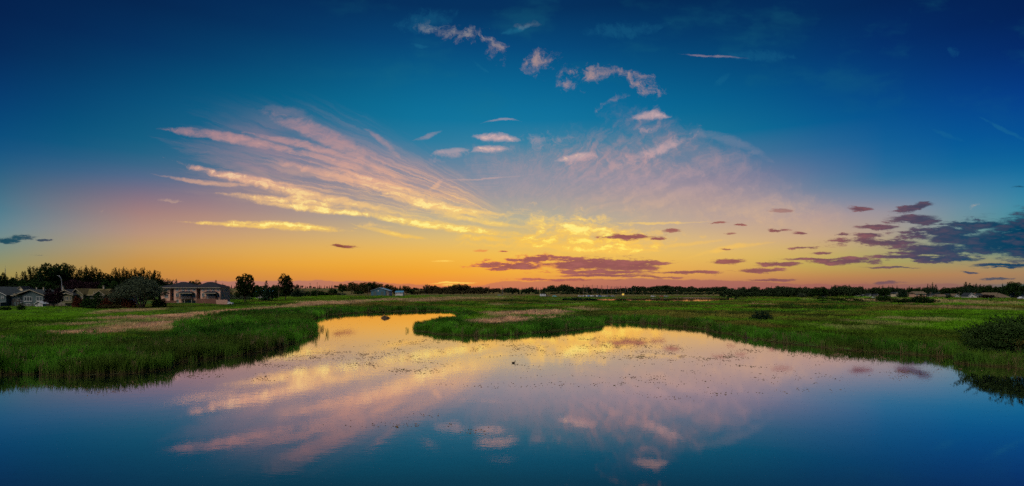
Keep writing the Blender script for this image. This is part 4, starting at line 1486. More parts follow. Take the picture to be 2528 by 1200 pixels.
# the continuous far wood, one mass along the horizon
def build_far_wood():
    segs = [  # px0, px1, d, top row, spread, step, conifer share
        (1052, 1190, 820, 706, 4, 5.0, 0.1), (1195, 1235, 820, 711, 4, 6, 0.4), (1240, 1345, 780, 711, 3, 5, 0.5), (1345, 1440, 950, 707, 4, 4.5, 0.2), (1438, 1570, 980, 711.5, 3, 3.2, 0.5), (1565, 1650, 1000, 707, 3, 4, 0.15),
        (1645, 1800, 1000, 709.5, 3, 3.2, 0.4), (1340, 1800, 940, 713.5, 1.5, 3.5, 0.1), (1800, 2010, 560, 712, 4.5, 4.5, 0.4), (1900, 2010, 520, 710, 5, 7, 0.2), (2030, 2180, 520, 711.5, 5, 4.5, 0.4), (2060, 2110, 500, 707, 3, 8, 0.2), (2160, 2400, 520, 711, 5, 5, 0.5),
        (2400, 2600, 520, 709, 5, 6, 0.4), (1340, 1560, 720, 720.5, 1.5, 4, 0.1), (1560, 1800, 700, 721, 1.5, 4, 0.1), (1780, 2010, 500, 722, 3, 6, 0.1), (-60, 70, 380, 690, 6, 10, 0.3), (560, 900, 1250, 706, 2, 6, 0.3), (1000, 1060, 1000, 711, 2, 5, 0.4),
        (60, 410, 350, 688, 5, 9, 0.15), (20, 400, 300, 702, 4, 10, 0.1), (400, 560, 420, 706, 3, 9, 0.3), (1040, 1200, 700, 716, 2, 7, 0.0)]
    P, S, T, I = [], [], [], []
    r = np.random.default_rng(11)
    kinds = [('round', 0), ('round', 1), ('round', 2), ('fan', 0), ('spruce', 0), ('spruce', 1)]
    for x0, x1, d0, top, spr, step, con in segs:
        px = x0
        wave = r.uniform(0, 6)
        while px < x1:
            d = d0 * r.uniform(0.96, 1.06)
            tp = top + r.normal(0, spr * 0.5) + spr * 0.5 * math.sin(px * 0.07 + wave)
            p = at(px, d)
            h = max(2.5, (HORIZON - tp) * d / F_PX + CAM_H - p.z)
            c = r.uniform() < con
            w = h * (r.uniform(0.30, 0.45) if c else r.uniform(0.7, 1.15))
            P.append(p); S.append((w, w, h * (1.15 if c else 1.0))); I.append(int(r.integers(4, 6)) if c else int(r.integers(0, 4)))
            T.append(np.array((0.020, 0.034, 0.014)) * r.uniform(0.6, 1.3) if px > 1250 or px < 420 else np.array((0.040, 0.034, 0.016)) * r.uniform(0.7, 1.2))
            px += step * r.uniform(0.6, 1.5)

    def body():
        ti = NX(NX.node('ShaderNodeAttribute', attribute_type='INSTANCER', attribute_name='tint').outputs['Color'])
        return principled(ti, 0.95, 0.05)
    m = material("far_foliage", body)
    vs = []
    for k, v in kinds:
        me = TREE_KINDS[k][v][1].copy()
        me.materials.clear(); me.materials.append(m)
        vs.append(me)
    scatter("far_wood", "dark belt of distant woodland along the whole horizon", "woodland", P, S, np.array(T), I, vs)


build_far_wood()


# ------------------------------------------------------------------ buildings
def glass_body():
    n = noise(world_pos(), 0.6, 3, 0.6, '3D')
    return principled(mix(sstep(n, 0.4, 0.6), (0.020, 0.030, 0.040), (0.060, 0.080, 0.095)), 0.08, 0.8)


def shingle(name, c):
    def body():
        pos = world_pos()
        sp = NX.node('ShaderNodeSeparateXYZ')
        NX.tree.links.new(pos.s, sp.inputs[0])
        rows_ = NX.math('FRACT', NX(sp.outputs[2]) * 4.0)
        n = noise(pos, 1.4, 5, 0.65, '3D')
        col = mix(sstep(n, 0.3, 0.7), tuple(v * 0.65 for v in c), tuple(v * 1.25 for v in c))
        return principled(mix(sstep(rows_, 0.0, 0.25, 0.25, 0.0), col, tuple(v * 0.5 for v in c)), 0.9, 0.15)
    return material(name, body)


def siding(name, c):
    def body():
        pos = world_pos()
        sp = NX.node('ShaderNodeSeparateXYZ')
        NX.tree.links.new(pos.s, sp.inputs[0])
        rows_ = NX.math('FRACT', NX(sp.outputs[2]) * 5.0)
        n = noise(pos, 0.7, 5, 0.6, '3D')
        col = mix(sstep(n, 0.25, 0.75), tuple(v * 0.85 for v in c), tuple(min(1, v * 1.08) for v in c))
        return principled(mix(sstep(rows_, 0.0, 0.2, 0.18, 0.0), col, tuple(v * 0.6 for v in c)), 0.8, 0.2)
    return material(name, body)


GLASS = material("window_glass", glass_body)
TRIM = plain("white_trim", (0.36, 0.37, 0.36), 0.6, 0.3, 0.15)
TRIM_TAN = plain("tan_trim", (0.28, 0.24, 0.17), 0.7, 0.3, 0.15)
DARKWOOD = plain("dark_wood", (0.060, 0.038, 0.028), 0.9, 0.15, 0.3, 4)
REDWOOD = plain("red_brown_wood", (0.150, 0.070, 0.050), 0.9, 0.15, 0.3, 4)
PALEWOOD = plain("pale_wood", (0.420, 0.240, 0.180), 0.9, 0.15, 0.2, 4)
METAL = plain("galvanised_steel", (0.35, 0.36, 0.37), 0.45, 0.5, 0.15, 3, 0.6)
POLEWOOD = plain("pole_wood", (0.115, 0.085, 0.060), 0.9, 0.15, 0.3, 4)
WALL = {
    'teal': siding("siding_teal_grey", (0.065, 0.095, 0.098)), 'cream': siding("siding_cream", (0.55, 0.45, 0.30)), 'taupe': siding("siding_taupe", (0.15, 0.135, 0.105)),
    'olive': siding("siding_olive", (0.12, 0.115, 0.06)), 'peach': siding("stucco_peach", (0.50, 0.28, 0.20)), 'grey': siding("siding_grey", (0.14, 0.135, 0.13)), 'blue': siding("barn_blue", (0.045, 0.11, 0.15)),
    'white': siding("siding_white", (0.46, 0.43, 0.41)), 'pink': siding("siding_pinkish", (0.34, 0.20, 0.17)), 'yellow': siding("siding_yellow", (0.55, 0.45, 0.22)), 'brown': siding("siding_brown", (0.24, 0.15, 0.10)),
}
ROOF = {
    'teal': shingle("shingle_teal_grey", (0.034, 0.046, 0.050)), 'dark': shingle("shingle_dark", (0.020, 0.026, 0.032)), 'olive': shingle("shingle_olive", (0.080, 0.068, 0.026)), 'slate': shingle("shingle_slate", (0.018, 0.019, 0.026)),
    'blue': plain("metal_roof_blue", (0.05, 0.19, 0.31), 0.4, 0.4, 0.2, 1.0), 'brown': shingle("shingle_brown", (0.120, 0.090, 0.060)), 'white': plain("metal_roof_white", (0.36, 0.40, 0.42), 0.5, 0.4, 0.15),
}


class Site:
    """a building seen from the front: photo pixels -> metres on its own front plane"""
    def __init__(self, name, label, cat, px, d, group=None, base=None):
        self.px, self.d, self.s = px, d, d / F_PX
        p = at(px, d)
        self.zg = p.z
        self.root = thing(name, label, cat, p, 0.0, group)

    def x(self, px): return (px - self.px) * self.s
    def z(self, py): return (HORIZON - py) * self.s + CAM_H - self.zg

    def add(self, name, mb, mat, parent=None, label=None):
        o = link(name, mb.mesh(name), mat, parent or self.root)
        if label:
            o["label"] = label
        return o

    def wall(self, x0, x1, top, y0, y1, mat, z0=None, name='wall'):
        return self.add(name, MB().box(self.x(x0), self.x(x1), y0, y1, -0.4 if z0 is None else self.z(z0), self.z(top)), mat)

    def gable_wall(self, x0, x1, eave, apex, xa, y0, y1, mat, z0=None):
        X, Z = self.x, self.z
        zb = -0.4 if z0 is None else Z(z0)
        return self.add('wall', MB().prism([(X(x0), zb), (X(x1), zb), (X(x1), Z(eave)), (X(xa), Z(apex)), (X(x0), Z(eave))], y0, y1), mat)

    def gable_roof(self, x0, x1, eave, apex, xa, y0, y1, mat, trim=None, th=0.22, eave1=None):
        """ridge runs away from the viewer"""
        X, Z = self.x, self.z
        eave1 = eave if eave1 is None else eave1
        r = self.add('roof', MB().prism([(X(x0), Z(eave)), (X(xa), Z(apex)), (X(x1), Z(eave1)), (X(x1), Z(eave1) + th), (X(xa), Z(apex) + th), (X(x0), Z(eave) + th)], y0, y1), mat)
        if trim is not None:
            t = 0.16
            self.add('fascia', MB().prism([(X(x0), Z(eave) - 0.04), (X(xa), Z(apex) - 0.06), (X(x1), Z(eave1) - 0.04), (X(x1), Z(eave1) + t), (X(xa), Z(apex) + t), (X(x0), Z(eave) + t)], y0 - 0.05, y0 - 0.004), trim, r)
        return r

    def side_roof(self, x0, x1, eave, ridge, y0, y1, mat, hip0=0.0, hip1=0.0, th=0.0):
        """ridge runs across the view; hip0/hip1: how far the ridge ends are pulled in (px)"""
        X, Z = self.x, self.z
        ym = (y0 + y1) / 2
        e, r = Z(eave), Z(ridge)
        b = MB()
        v = [(X(x0), y0, e), (X(x1), y0, e), (X(x1), y1, e), (X(x0), y1, e), (X(x0 + hip0), ym, r), (X(x1 - hip1), ym, r)]
        b.poly([v[0], v[1], v[5], v[4]]).poly([v[2], v[3], v[4], v[5]]).poly([v[1], v[2], v[5]]).poly([v[3], v[0], v[4]]).poly([v[3], v[2], v[1], v[0]])
        o = self.add('roof', b, mat)
        self.add('fascia', MB().box(X(x0), X(x1), y0 - 0.06, y0 - 0.003, e - 0.22, e + 0.02), TRIM_TAN if mat is not ROOF['blue'] else TRIM, o)
        return o

    def window(self, x0, x1, top, bot, y, panes=1, trim=None, rows=1):
        """frame proud of the wall, each pane recessed in it"""
        X, Z = self.x, self.z
        xa, xb, za, zb = X(x0), X(x1), Z(bot), Z(top)
        fw = min(0.14, 0.16 * (xb - xa))
        b = MB()
        b.box(xa, xb, y - 0.09, y, za, za + fw).box(xa, xb, y - 0.09, y, zb - fw, zb)
        b.box(xa, xa + fw, y - 0.088, y, za + fw, zb - fw).box(xb - fw, xb, y - 0.088, y, za + fw, zb - fw)
        w = (xb - xa - fw * (panes + 1)) / panes
        for k in range(1, panes):
            m = xa + fw * k + w * k
            b.box(m, m + fw, y - 0.086, y, za + fw, zb - fw)
        f = self.add('window', b, trim or TRIM)
        for k in range(panes):
            m = xa + fw + (w + fw) * k
            self.add('pane', MB().box(m, m + w, y - 0.035, y - 0.002, za + fw, zb - fw), GLASS, f)
        self.add('sill', MB().box(xa - 0.08, xb + 0.08, y - 0.17, y, za - 0.10, za - 0.004), trim or TRIM, f)
        return f

    def door(self, x0, x1, top, bot, y, mat):
        X, Z = self.x, self.z
        o = self.add('door', MB().box(X(x0), X(x1), y - 0.07, y - 0.002, Z(bot), Z(top)), mat)
        self.add('handle', MB().box(X(x1) - 0.16, X(x1) - 0.10, y - 0.13, y - 0.072, (Z(bot) + Z(top)) / 2 - 0.06, (Z(bot) + Z(top)) / 2 + 0.06), METAL, o)
        return o

    def stack(self, px, top, bot, y, w=0.35, mat=None):
        return self.add('chimney', MB().box(self.x(px) - w / 2, self.x(px) + w / 2, y - w / 2, y + w / 2, self.z(bot), self.z(top)).box(self.x(px) - w * 0.8, self.x(px) + w * 0.8, y - w * 0.8, y + w * 0.8, self.z(top) + 0.004, self.z(top) + 0.12), mat or TRIM_TAN)


def left_houses():
    # house cut by the left edge
    s = Site('bungalow', 'teal-grey bungalow cut by the left edge of the picture', 'house', -12, 212)
    s.gable_wall(-60, 15, 728.5, 708, -24, 0, 9, WALL['teal'])
    s.gable_roof(-66, 19, 730, 709, -24, -0.6, 9.5, ROOF['teal'], TRIM)
    s.window(3, 10, 731, 736, 0, 1)
    pr = s.add('balcony', MB().box(s.x(-8), s.x(14), -2.2, -0.01, s.z(746) - 0.2, s.z(746)), TRIM)
    for k in range(11):
        x = s.x(2.4 + k * 1.05)
        s.add('fence_board', MB().box(x, x + 0.11, -2.3, -2.24, s.z(757), s.z(745)), TRIM, pr)
    # grey house with the big front gable
    s = Site('bungalow', 'teal-grey bungalow with wide front gable and white-framed windows, at left', 'house', 64, 212)
    s.gable_wall(56, 109.5, 728.6, 716.8, 77, 0, 9, WALL['teal'])
    s.gable_roof(35, 113.5, 730, 715.8, 77, -0.7, 9.2, ROOF['teal'], TRIM_TAN)
    s.wall(18, 55.8, 729.2, 1.6, 9.2, WALL['teal'])
    s.side_roof(15, 62, 729.2, 714.5, 1.0, 12, ROOF['teal'], 12, 0)
    s.gable_roof(28, 37, 729.4, 724.6, 31, 0.7, 3.0, ROOF['teal'], TRIM_TAN, 0.15)
    s.window(59.8, 79.8, 732.4, 743.8, 0, 3)
    s.window(89.5, 105, 732.2, 743.2, 0, 2)
    s.window(64.5, 75, 749, 755.8, 0, 2)
    s.window(33.4, 37.5, 733, 741.5, 1.6, 1)
    s.window(39, 45.5, 732, 741.5, 1.6, 1)
    s.door(46.8, 51.4, 732.6, 744.4, 1.6, TRIM)
    dk = s.add('deck', MB().box(s.x(37), s.x(55.5), -1.2, 1.55, s.z(745), s.z(744.4)), DARKWOOD)
    for k in range(8):
        x = s.x(37 + k * 2.5)
        s.add('post', MB().box(x, x + 0.1, -1.2, -1.1, s.z(744.4) + 0.004, s.z(738.5)), DARKWOOD, dk)
    s.add('railing', MB().box(s.x(37), s.x(55.5), -1.22, -1.12, s.z(738.5) + 0.004, s.z(738)), DARKWOOD, dk)
    for x in (38, 46, 54):
        s.add('leg', MB().box(s.x(x), s.x(x) + 0.14, -1.1, -0.96, -0.3, s.z(745) - 0.004), DARKWOOD, dk)
    st = s.add('stair', MB().prism([(s.x(55.6), s.z(746)), (s.x(55.6), s.z(744.8)), (s.x(64), s.z(755.8)), (s.x(64), s.z(757.4))], -1.1, -0.3), TRIM)
    s.stack(66, 709.5, 716, 4.5)
    s.stack(83.5, 710, 717, 4.5)
    s.stack(101, 714, 722, 4.5, 0.25)
    # white playhouse shed in front of it
    s = Site('garden_shed', 'small white gabled garden shed in front of the grey bungalow', 'shed', 96, 206)
    s.gable_wall(87, 105.5, 749.5, 744.8, 96, 0, 2.4, WALL['white'])
    s.gable_roof(85.4, 107.2, 750.6, 744.4, 96, -0.25, 2.6, ROOF['white'], TRIM, 0.1)
    s.window(89, 92.5, 748, 752, 0, 1)
    s.door(97, 101.5, 749, 757, 0, TRIM)
    # house behind
    s = Site('house', 'cream house with dark gable roof showing above the grey bungalow', 'house', 38, 262)
    s.wall(13, 62, 717.5, 0, 8, WALL['cream'])
    s.side_roof(14, 62, 717, 708, -0.5, 8.5, ROOF['dark'], 2, 6)
    s.gable_wall(12, 22, 717, 709.5, 15, -1.5, 3, WALL['cream'])
    s.gable_roof(10.5, 23.5, 717.6, 708.8, 15, -1.8, 3, ROOF['dark'], TRIM_TAN)
    s.gable_wall(49, 62, 716.5, 709, 56, -1.2, 3, WALL['cream'])
    s.gable_roof(46, 65, 717.5, 708, 56, -1.5, 3, ROOF['dark'], TRIM_TAN)
    s.window(20, 25, 717.8, 722.5, 0, 1)
    # dark-roofed bungalow
    s = Site('bungalow', 'taupe bungalow with dark roof and projecting bay window, at left', 'house', 150, 214)
    s.wall(112, 186, 727, 1.5, 10, WALL['taupe'])
    s.side_roof(109, 190, 728.4, 714.6, 0.6, 11, ROOF['dark'], 16, 14)
    s.gable_wall(144.5, 176, 725, 717.5, 162, 0, 5, WALL['taupe'])
    s.gable_roof(141, 184, 726.5, 716.4, 162, -0.6, 5, ROOF['dark'], TRIM_TAN, 0.18)
    s.gable_wall(160.5, 185.5, 729, 725, 173, -1.4, 0.6, WALL['olive'], 748)
    s.gable_roof(157, 190, 729.4, 723.8, 172, -1.9, 0.8, ROOF['dark'], TRIM_TAN, 0.18)
    s.window(146, 152.2, 732, 742, 0, 2)
    s.window(162.6, 166.4, 731.5, 741.5, -1.4, 1, TRIM_TAN)
    s.window(168, 177, 731.5, 741.5, -1.4, 2, TRIM_TAN)
    s.window(179, 184, 731.5, 741.5, -1.4, 1, TRIM_TAN)
    s.stack(130, 706.5, 717, 5)
    # olive-roofed house
    s = Site('house', 'house with mossy olive roof behind red shrubs, at left', 'house', 222, 216)
    s.wall(182, 262, 728, 1.2, 10, WALL['olive'])
    s.side_roof(188, 258, 728, 712.8, 0.4, 11, ROOF['olive'], 1, 8)
    s.gable_wall(182, 209, 727, 715.5, 192, -0.6, 6, WALL['olive'])
    s.gable_roof(179, 211, 728, 713.4, 192, -1.2, 6, ROOF['olive'], TRIM_TAN)
    s.gable_wall(236, 259, 727.5, 719.5, 248, -0.3, 5, WALL['taupe'])
    s.gable_roof(232, 263, 729, 718, 248, -0.9, 5, ROOF['olive'], TRIM_TAN)
    s.window(201, 208, 730.5, 737, -0.6, 2, TRIM_TAN)
    s.window(214, 226, 730, 738, 1.2, 3, TRIM_TAN)
    s.window(255, 259, 730, 738, -0.3, 1, TRIM_TAN)
    s.window(254, 259, 744, 750, -0.3, 1, TRIM_TAN)
    s.stack(233, 706, 713, 5, 0.5)
    s.stack(225, 719, 726, 1.5, 0.22)
    # house half hidden by the red shrubs and the willow
    s = Site('house', 'pinkish house half hidden between red shrubs and the grey willow', 'house', 280, 222)
    s.wall(262, 306, 728, 0, 8, WALL['pink'])
    s.side_roof(258, 310, 728.6, 717, -0.6, 9, ROOF['brown'], 8, 8)
    s.window(276, 283, 731, 738, 0, 2)
    s.window(291, 297, 731, 738, 0, 1)


def townhouses():
    s = Site('townhouse_block', 'peach stucco townhouse block with dark hip roofs and rear balconies', 'townhouse', 470, 268)
    P = WALL['peach']
    s.wall(396, 418.8, 710, 0.3, 9, P)
    s.side_roof(390, 421, 709.6, 703.5, -0.6, 10, ROOF['slate'], 8, 8)
    s.wall(419, 429, 710, 2.0, 9.1, WALL['grey'])
    s.wall(429.2, 485.2, 710, 0, 9.2, P)
    s.wall(485.4, 494.8, 710, 2.0, 9.1, WALL['grey'])
    s.wall(495, 544, 710, 0.0, 9.2, P)
    s.side_roof(401, 488, 710, 695.6, -0.7, 10, ROOF['slate'], 33, 44)
    s.side_roof(474, 546.5, 710, 695.8, -0.75, 9.95, ROOF['slate'], 26, 34)
    for a, b in ((434.5, 441), (449, 455.3), (462.6, 469), (475.5, 482)):
        s.window(a, b, 711.4, 717.6, 0, 2)
    for a, b in ((499, 504.5), (511.3, 516.8), (523.6, 529.4), (535.6, 541)):
        s.window(a, b, 711.4, 717.6, 0, 2)
    s.window(407, 414, 711.6, 717.6, 0.3, 2)
    s.window(406, 414, 726, 734, 0.3, 2)
    s.window(434.2, 442, 723.5, 732.5, 0, 2)
    s.window(476, 483, 723.5, 732.5, 0, 2)
    s.window(498.5, 505, 724, 732.5, 0, 2)
    s.window(537, 542, 724, 732.5, 0, 1)
    s.window(434.5, 441.5, 740, 746.6, 0, 2)
    s.window(464, 471, 740, 746, 0, 2)
    for lo, hi, doors in ((444, 479, ((449.4, 452.4), (453.4, 461), (471.5, 475))), (508, 538, ((512.5, 516), (518, 526), (532, 536)))):
        s.wall(lo + 3, hi - 3, 723.4, -0.5, -0.02, WALL['grey'], 738.6, 'bay')
        s.side_roof(lo - 2, hi + 1.5, 723.4, 719.2, -2.2, 0.9, ROOF['slate'], 6, 6)
        for k, (a, b) in enumerate(doors):
            if k == 1:
                s.window(a, b, 725, 733, -0.5, 2)
            else:
                s.door(a, b, 725.4, 737.6, -0.5, TRIM if k == 0 else DARKWOOD)
        bal = s.add('balcony', MB().box(s.x(lo), s.x(hi + 2), -2.6, -0.52, s.z(738.8), s.z(738)), DARKWOOD)
        s.add('railing', MB().box(s.x(lo), s.x(hi + 2), -2.6, -2.52, s.z(732.2), s.z(731.6)), DARKWOOD, bal)
        x = lo
        while x < hi + 1.8:
            s.add('baluster', MB().box(s.x(x), s.x(x) + 0.07, -2.59, -2.53, s.z(738) + 0.004, s.z(732.2) - 0.004), DARKWOOD, bal)
            x += 1.15
        for x in (lo + 0.5, (lo + hi) / 2 + 1, hi + 1):
            s.add('post', MB().box(s.x(x), s.x(x) + 0.18, -2.5, -2.32, -0.3, s.z(738.8) - 0.004), TRIM_TAN, bal)
    # board fences of the yards
    for nm, lab, a, b, top, mat, dd in (('board_fence', 'dark red-brown board fence left of the townhouse balconies', 402, 436, 742.5, REDWOOD, 262), ('board_fence', 'long red-brown board fence between the two townhouse units', 486, 534, 737.5, REDWOOD, 262),
                                        ('board_fence', 'short pale pinkish board fence at the right end of the townhouses', 533.5, 561.5, 740.2, PALEWOOD, 258)):
        f = Site(nm, lab, 'fence', (a + b) / 2, dd)
        n = int((b - a) / 1.6)
        w = (f.x(b) - f.x(a)) / n
        me = MB().box(0.015, w - 0.015, 0, 0.03, -0.3, f.z(top)).mesh('board')
        me.materials.append(mat)
        for k in range(n):
            link('board', me, None, f.root, (f.x(a) + k * w, 0.0, 0.02 * ((k * 7) % 3)))
        f.add('rail', MB().box(f.x(a), f.x(b), 0.034, 0.09, f.z(top) - 0.45, f.z(top) - 0.33), mat)
        for k in range(0, n + 1, 5):
            f.add('post', MB().box(f.x(a) + k * w - 0.05, f.x(a) + k * w + 0.05, 0.095, 0.19, -0.4, f.z(top) + 0.08), mat)


def simple_house(name, label, px0, px1, base_d, eave, ridge, wall, roof, style, wins=(), xa=None, chimney=None, garage=None, cat='house', group=None):
    s = Site(name, label, cat, (px0 + px1) / 2, base_d, group)
    dep = max(6.0, (px1 - px0) * s.s * 0.7)
    if style == 'gable':
        xa = xa or (px0 + px1) / 2
        s.gable_wall(px0 + 1, px1 - 1, eave, ridge + 0.4, xa, 0, dep, WALL[wall])
        s.gable_roof(px0, px1, eave + 0.4, ridge, xa, -0.5, dep + 0.4, ROOF[roof], TRIM, 0.2)
    else:
        h = (px1 - px0) * (0.16 if style == 'hip' else 0.02)
        s.wall(px0 + 1.2, px1 - 1.2, eave, 0, dep, WALL[wall])
        s.side_roof(px0, px1, eave, ridge, -0.6, dep + 0.6, ROOF[roof], h, h)
    for w in wins:
        s.window(w[0], w[1], w[2], w[3], 0, w[4] if len(w) > 4 else 1)
    if garage:
        s.add('garage_door', MB().box(s.x(garage[0]), s.x(garage[1]), -0.06, -0.002, 0.0, s.z(garage[2])), TRIM)
    if chimney:
        s.stack(chimney[0], chimney[1], ridge + 3, dep * 0.4, 0.6, WALL['brown'])
    return s


def other_buildings():
    g = 'houses along the right-hand street'
    simple_house('house', 'low white-walled cottage with blue metal roof between the two lone trees, left one', 630, 652, 420, 719.6, 716.6, 'white', 'blue', 'side', [(634, 637, 720.2, 722.4)])
    simple_house('house', 'bright turquoise-roofed building right of the middle spruce', 659, 674, 430, 719.8, 715.6, 'pink', 'blue', 'side', [(662, 665, 720.4, 722.6)])
    # barns
    s = Site('barn', 'large blue gabled barn in the grove beyond the marsh', 'barn', 938, 620)
    s.gable_wall(916, 952, 717.5, 711.4, 936, 0, 16, WALL['blue'])
    s.gable_roof(914.5, 961.5, 718, 710.8, 937, -0.5, 16.5, ROOF['blue'], TRIM, 0.3, 718.2)
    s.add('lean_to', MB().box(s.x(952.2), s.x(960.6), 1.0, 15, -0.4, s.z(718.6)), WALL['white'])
    s.door(932.5, 935.5, 716.6, 719.4, 0, TRIM)
    s.add('barn_door', MB().box(s.x(922), s.x(929), -0.08, -0.003, 0, s.z(719.4)), WALL['teal'])
    s.add('barn_door', MB().box(s.x(940), s.x(947), -0.08, -0.003, 0, s.z(719.4)), WALL['teal'])
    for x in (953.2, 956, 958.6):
        s.add('opening_shade', MB().box(s.x(x), s.x(x + 1.6), 0.9, 0.995, 0.1, s.z(720)), DARKWOOD)  # dark slabs stand in for the shade inside the lean-to openings
    simple_house('farm_shed', 'small white shed with bright blue roof right of the blue barn', 975, 996, 610, 721.8, 717.8, 'white', 'blue', 'side', [(978, 980, 722.6, 724.4), (988, 990, 722.6, 724.4)], cat='shed')
    # right-hand street
    simple_house('house', 'brown-roofed house behind the dark thicket at right', 2257, 2287, 440, 724.5, 719.4, 'peach', 'brown', 'side', [(2262, 2265, 726, 729), (2279, 2283, 726, 729)], group=g)
    simple_house('house', 'narrow cream two-storey building left of the two broad spruces', 2210, 2218, 470, 724.6, 721.8, 'cream', 'dark', 'gable', [(2212.5, 2214.5, 725.5, 728)], group=g)
    simple_house('house', 'dark-roofed white bungalow right of the thicket, left of the yellowish house', 2299, 2322, 440, 729, 725.2, 'white', 'dark', 'side', [(2305, 2308, 730, 733)], group=g)
    simple_house('house', 'yellowish house with two small front gables', 2315, 2340, 430, 731, 726.6, 'yellow', 'brown', 'side', [(2320, 2323, 732, 735), (2331, 2334, 732, 735)], group=g)
    simple_house('house', 'blue-grey roofed house behind the yellowish house', 2311, 2338, 500, 724.5, 720.6, 'teal', 'teal', 'side', [(2318, 2321, 725, 727)], group=g)
    simple_house('house', 'white gabled house left of the tall spruce cluster', 2355, 2372, 440, 731.4, 725.8, 'white', 'brown', 'gable', [(2361, 2364, 731, 734)], 2361, group=g)
    simple_house('house', 'small house with tan walls peeking out left of the white gable', 2338, 2356, 470, 729, 725, 'peach', 'dark', 'side', [(2345, 2348, 730, 732.5)], group=g)
    simple_house('house', 'largest white gabled house right of the tall spruce cluster', 2389, 2413, 400, 731, 723.4, 'white', 'dark', 'gable', [(2398, 2402, 730.4, 734.6)], 2397, group=g)
    simple_house('house', 'blue-roofed garage wing beside the largest white gabled house', 2410, 2432, 408, 730, 724.4, 'teal', 'dark', 'hip', [], chimney=(2413, 723), garage=(2414, 2424, 733), group=g)
    simple_house('house', 'long bungalow with brown roof at far right', 2434, 2484, 410, 729, 722.4, 'cream', 'brown', 'hip', [(2444, 2449, 730.4, 734.4, 2), (2456, 2461, 730.4, 734.4, 2), (2472, 2477, 730.4, 734.4)], group=g)
    simple_house('house', 'low brown-roofed wing in front of the long bungalow', 2466, 2493, 396, 733.4, 728.8, 'grey', 'brown', 'hip', [(2474, 2478, 734.4, 737.4)], group=g)
    simple_house('house', 'dark blue house cut by the right edge of the picture', 2517, 2560, 400, 727, 719, 'teal', 'dark', 'gable', [(2522, 2526, 729, 733)], group=g)
    for i, (a, b, e, r, w, st) in enumerate([(2115, 2124, 729.6, 727.6, 'white', 'side'), (2127, 2134, 729, 726.6, 'teal', 'gable'), (2146, 2151, 728.6, 725.4, 'white', 'gable'), (2155, 2163, 730, 727.4, 'white', 'side'), (2164, 2170, 728.6, 726, 'peach', 'gable'),
                                             (2190, 2196, 730, 727.6, 'white', 'side'), (2198, 2207, 731, 728, 'white', 'side'), (2032, 2042, 731, 729, 'white', 'side')]):
        simple_house('house', '%s of the tiny far houses left of the cream two-storey building' % nth(i), a, b, 500, e, r, w, 'dark', st, [((a + b) / 2 - 1, (a + b) / 2 + 1, e + 0.8, e + 2.4)], group='tiny far houses at right')


left_houses()
townhouses()
other_buildings()


# ------------------------------------------------------------------ roads
def road(name, pts_px, d_list, width, mat):
    b = MB()
    P = [at(px, d) for px, d in zip(pts_px, d_list)]
    n = 40
    line = []
    for i in range(len(P) - 1):
        for k in range(n):
            t = k / n
            x = P[i].x * (1 - t) + P[i + 1].x * t; y = P[i].y * (1 - t) + P[i + 1].y * t
            line.append((x, y))
    line.append((P[-1].x, P[-1].y))
    L = []
    for x, y in line:
        z = max(ground_z(x, y - width / 2), ground_z(x, y), ground_z(x, y + width / 2)) + 0.10
        L.append(((x, y - width / 2, z), (x, y + width / 2, z)))
    for (a, c), (e, g) in zip(L[:-1], L[1:]):
        b.poly([a, e, g, c])
        b.poly([(a[0], a[1], a[2] - 0.6), (e[0], e[1], e[2] - 0.6), e, a])
    return structure(link(name, b.mesh(name), mat))


ASPHALT = plain("asphalt", (0.085, 0.080, 0.085), 0.9, 0.2, 0.25, 0.5)
GRAVEL = plain("gravel_road", (0.22, 0.16, 0.125), 0.95, 0.1, 0.25, 0.4)
road("street", [2290, 2420, 2620], [392, 384, 372], 7, ASPHALT)
road("gravel_road", [780, 1100, 1290, 1760], [600, 596, 575, 505], 7, GRAVEL)


# ------------------------------------------------------------------ vehicles
def make_car_meshes():
    L, W = 4.5, 1.75
    body = MB().prism([(-2.25, 0.28), (2.25, 0.28), (2.28, 0.72), (1.95, 0.86), (1.15, 0.92), (-1.75, 0.95), (-2.22, 0.88), (-2.28, 0.6)], -W / 2, W / 2).mesh('body')
    cabin = MB().prism([(1.10, 0.925), (0.45, 1.40), (-1.05, 1.42), (-1.70, 0.955)], -W / 2 + 0.12, W / 2 - 0.12).mesh('cabin')
    glass = MB().box(-1.15, -0.15, -W / 2 + 0.10, W / 2 - 0.10, 1.0, 1.34).box(-0.08, 0.52, -W / 2 + 0.10, W / 2 - 0.10, 1.0, 1.30).mesh('window')
    n = 14
    wh = MB().prism([(0.33 * math.cos(2 * math.pi * k / n), 0.33 * math.sin(2 * math.pi * k / n)) for k in range(n)], -0.11, 0.11).mesh('wheel')
    lamp = MB().box(-0.03, 0.03, -0.18, 0.18, -0.08, 0.08).mesh('headlight')
    return body, cabin, glass, wh, lamp


CAR = make_car_meshes()
TYRE = plain("tyre", (0.02, 0.02, 0.02), 0.9, 0.2, 0.2)
LAMPGLASS = plain("lamp_glass", (0.6, 0.6, 0.55), 0.2, 0.5, 0.1)
PAINT = {}


def paint(key, c):
    if key not in PAINT:
        PAINT[key] = plain("paint_" + key, c, 0.35, 0.5, 0.08)
    return PAINT[key]


PCOL = {'white': (0.42, 0.43, 0.44), 'silver': (0.22, 0.24, 0.27), 'dark': (0.04, 0.045, 0.06), 'red': (0.30, 0.03, 0.03), 'blue': (0.06, 0.16, 0.38), 'turquoise': (0.10, 0.42, 0.45)}


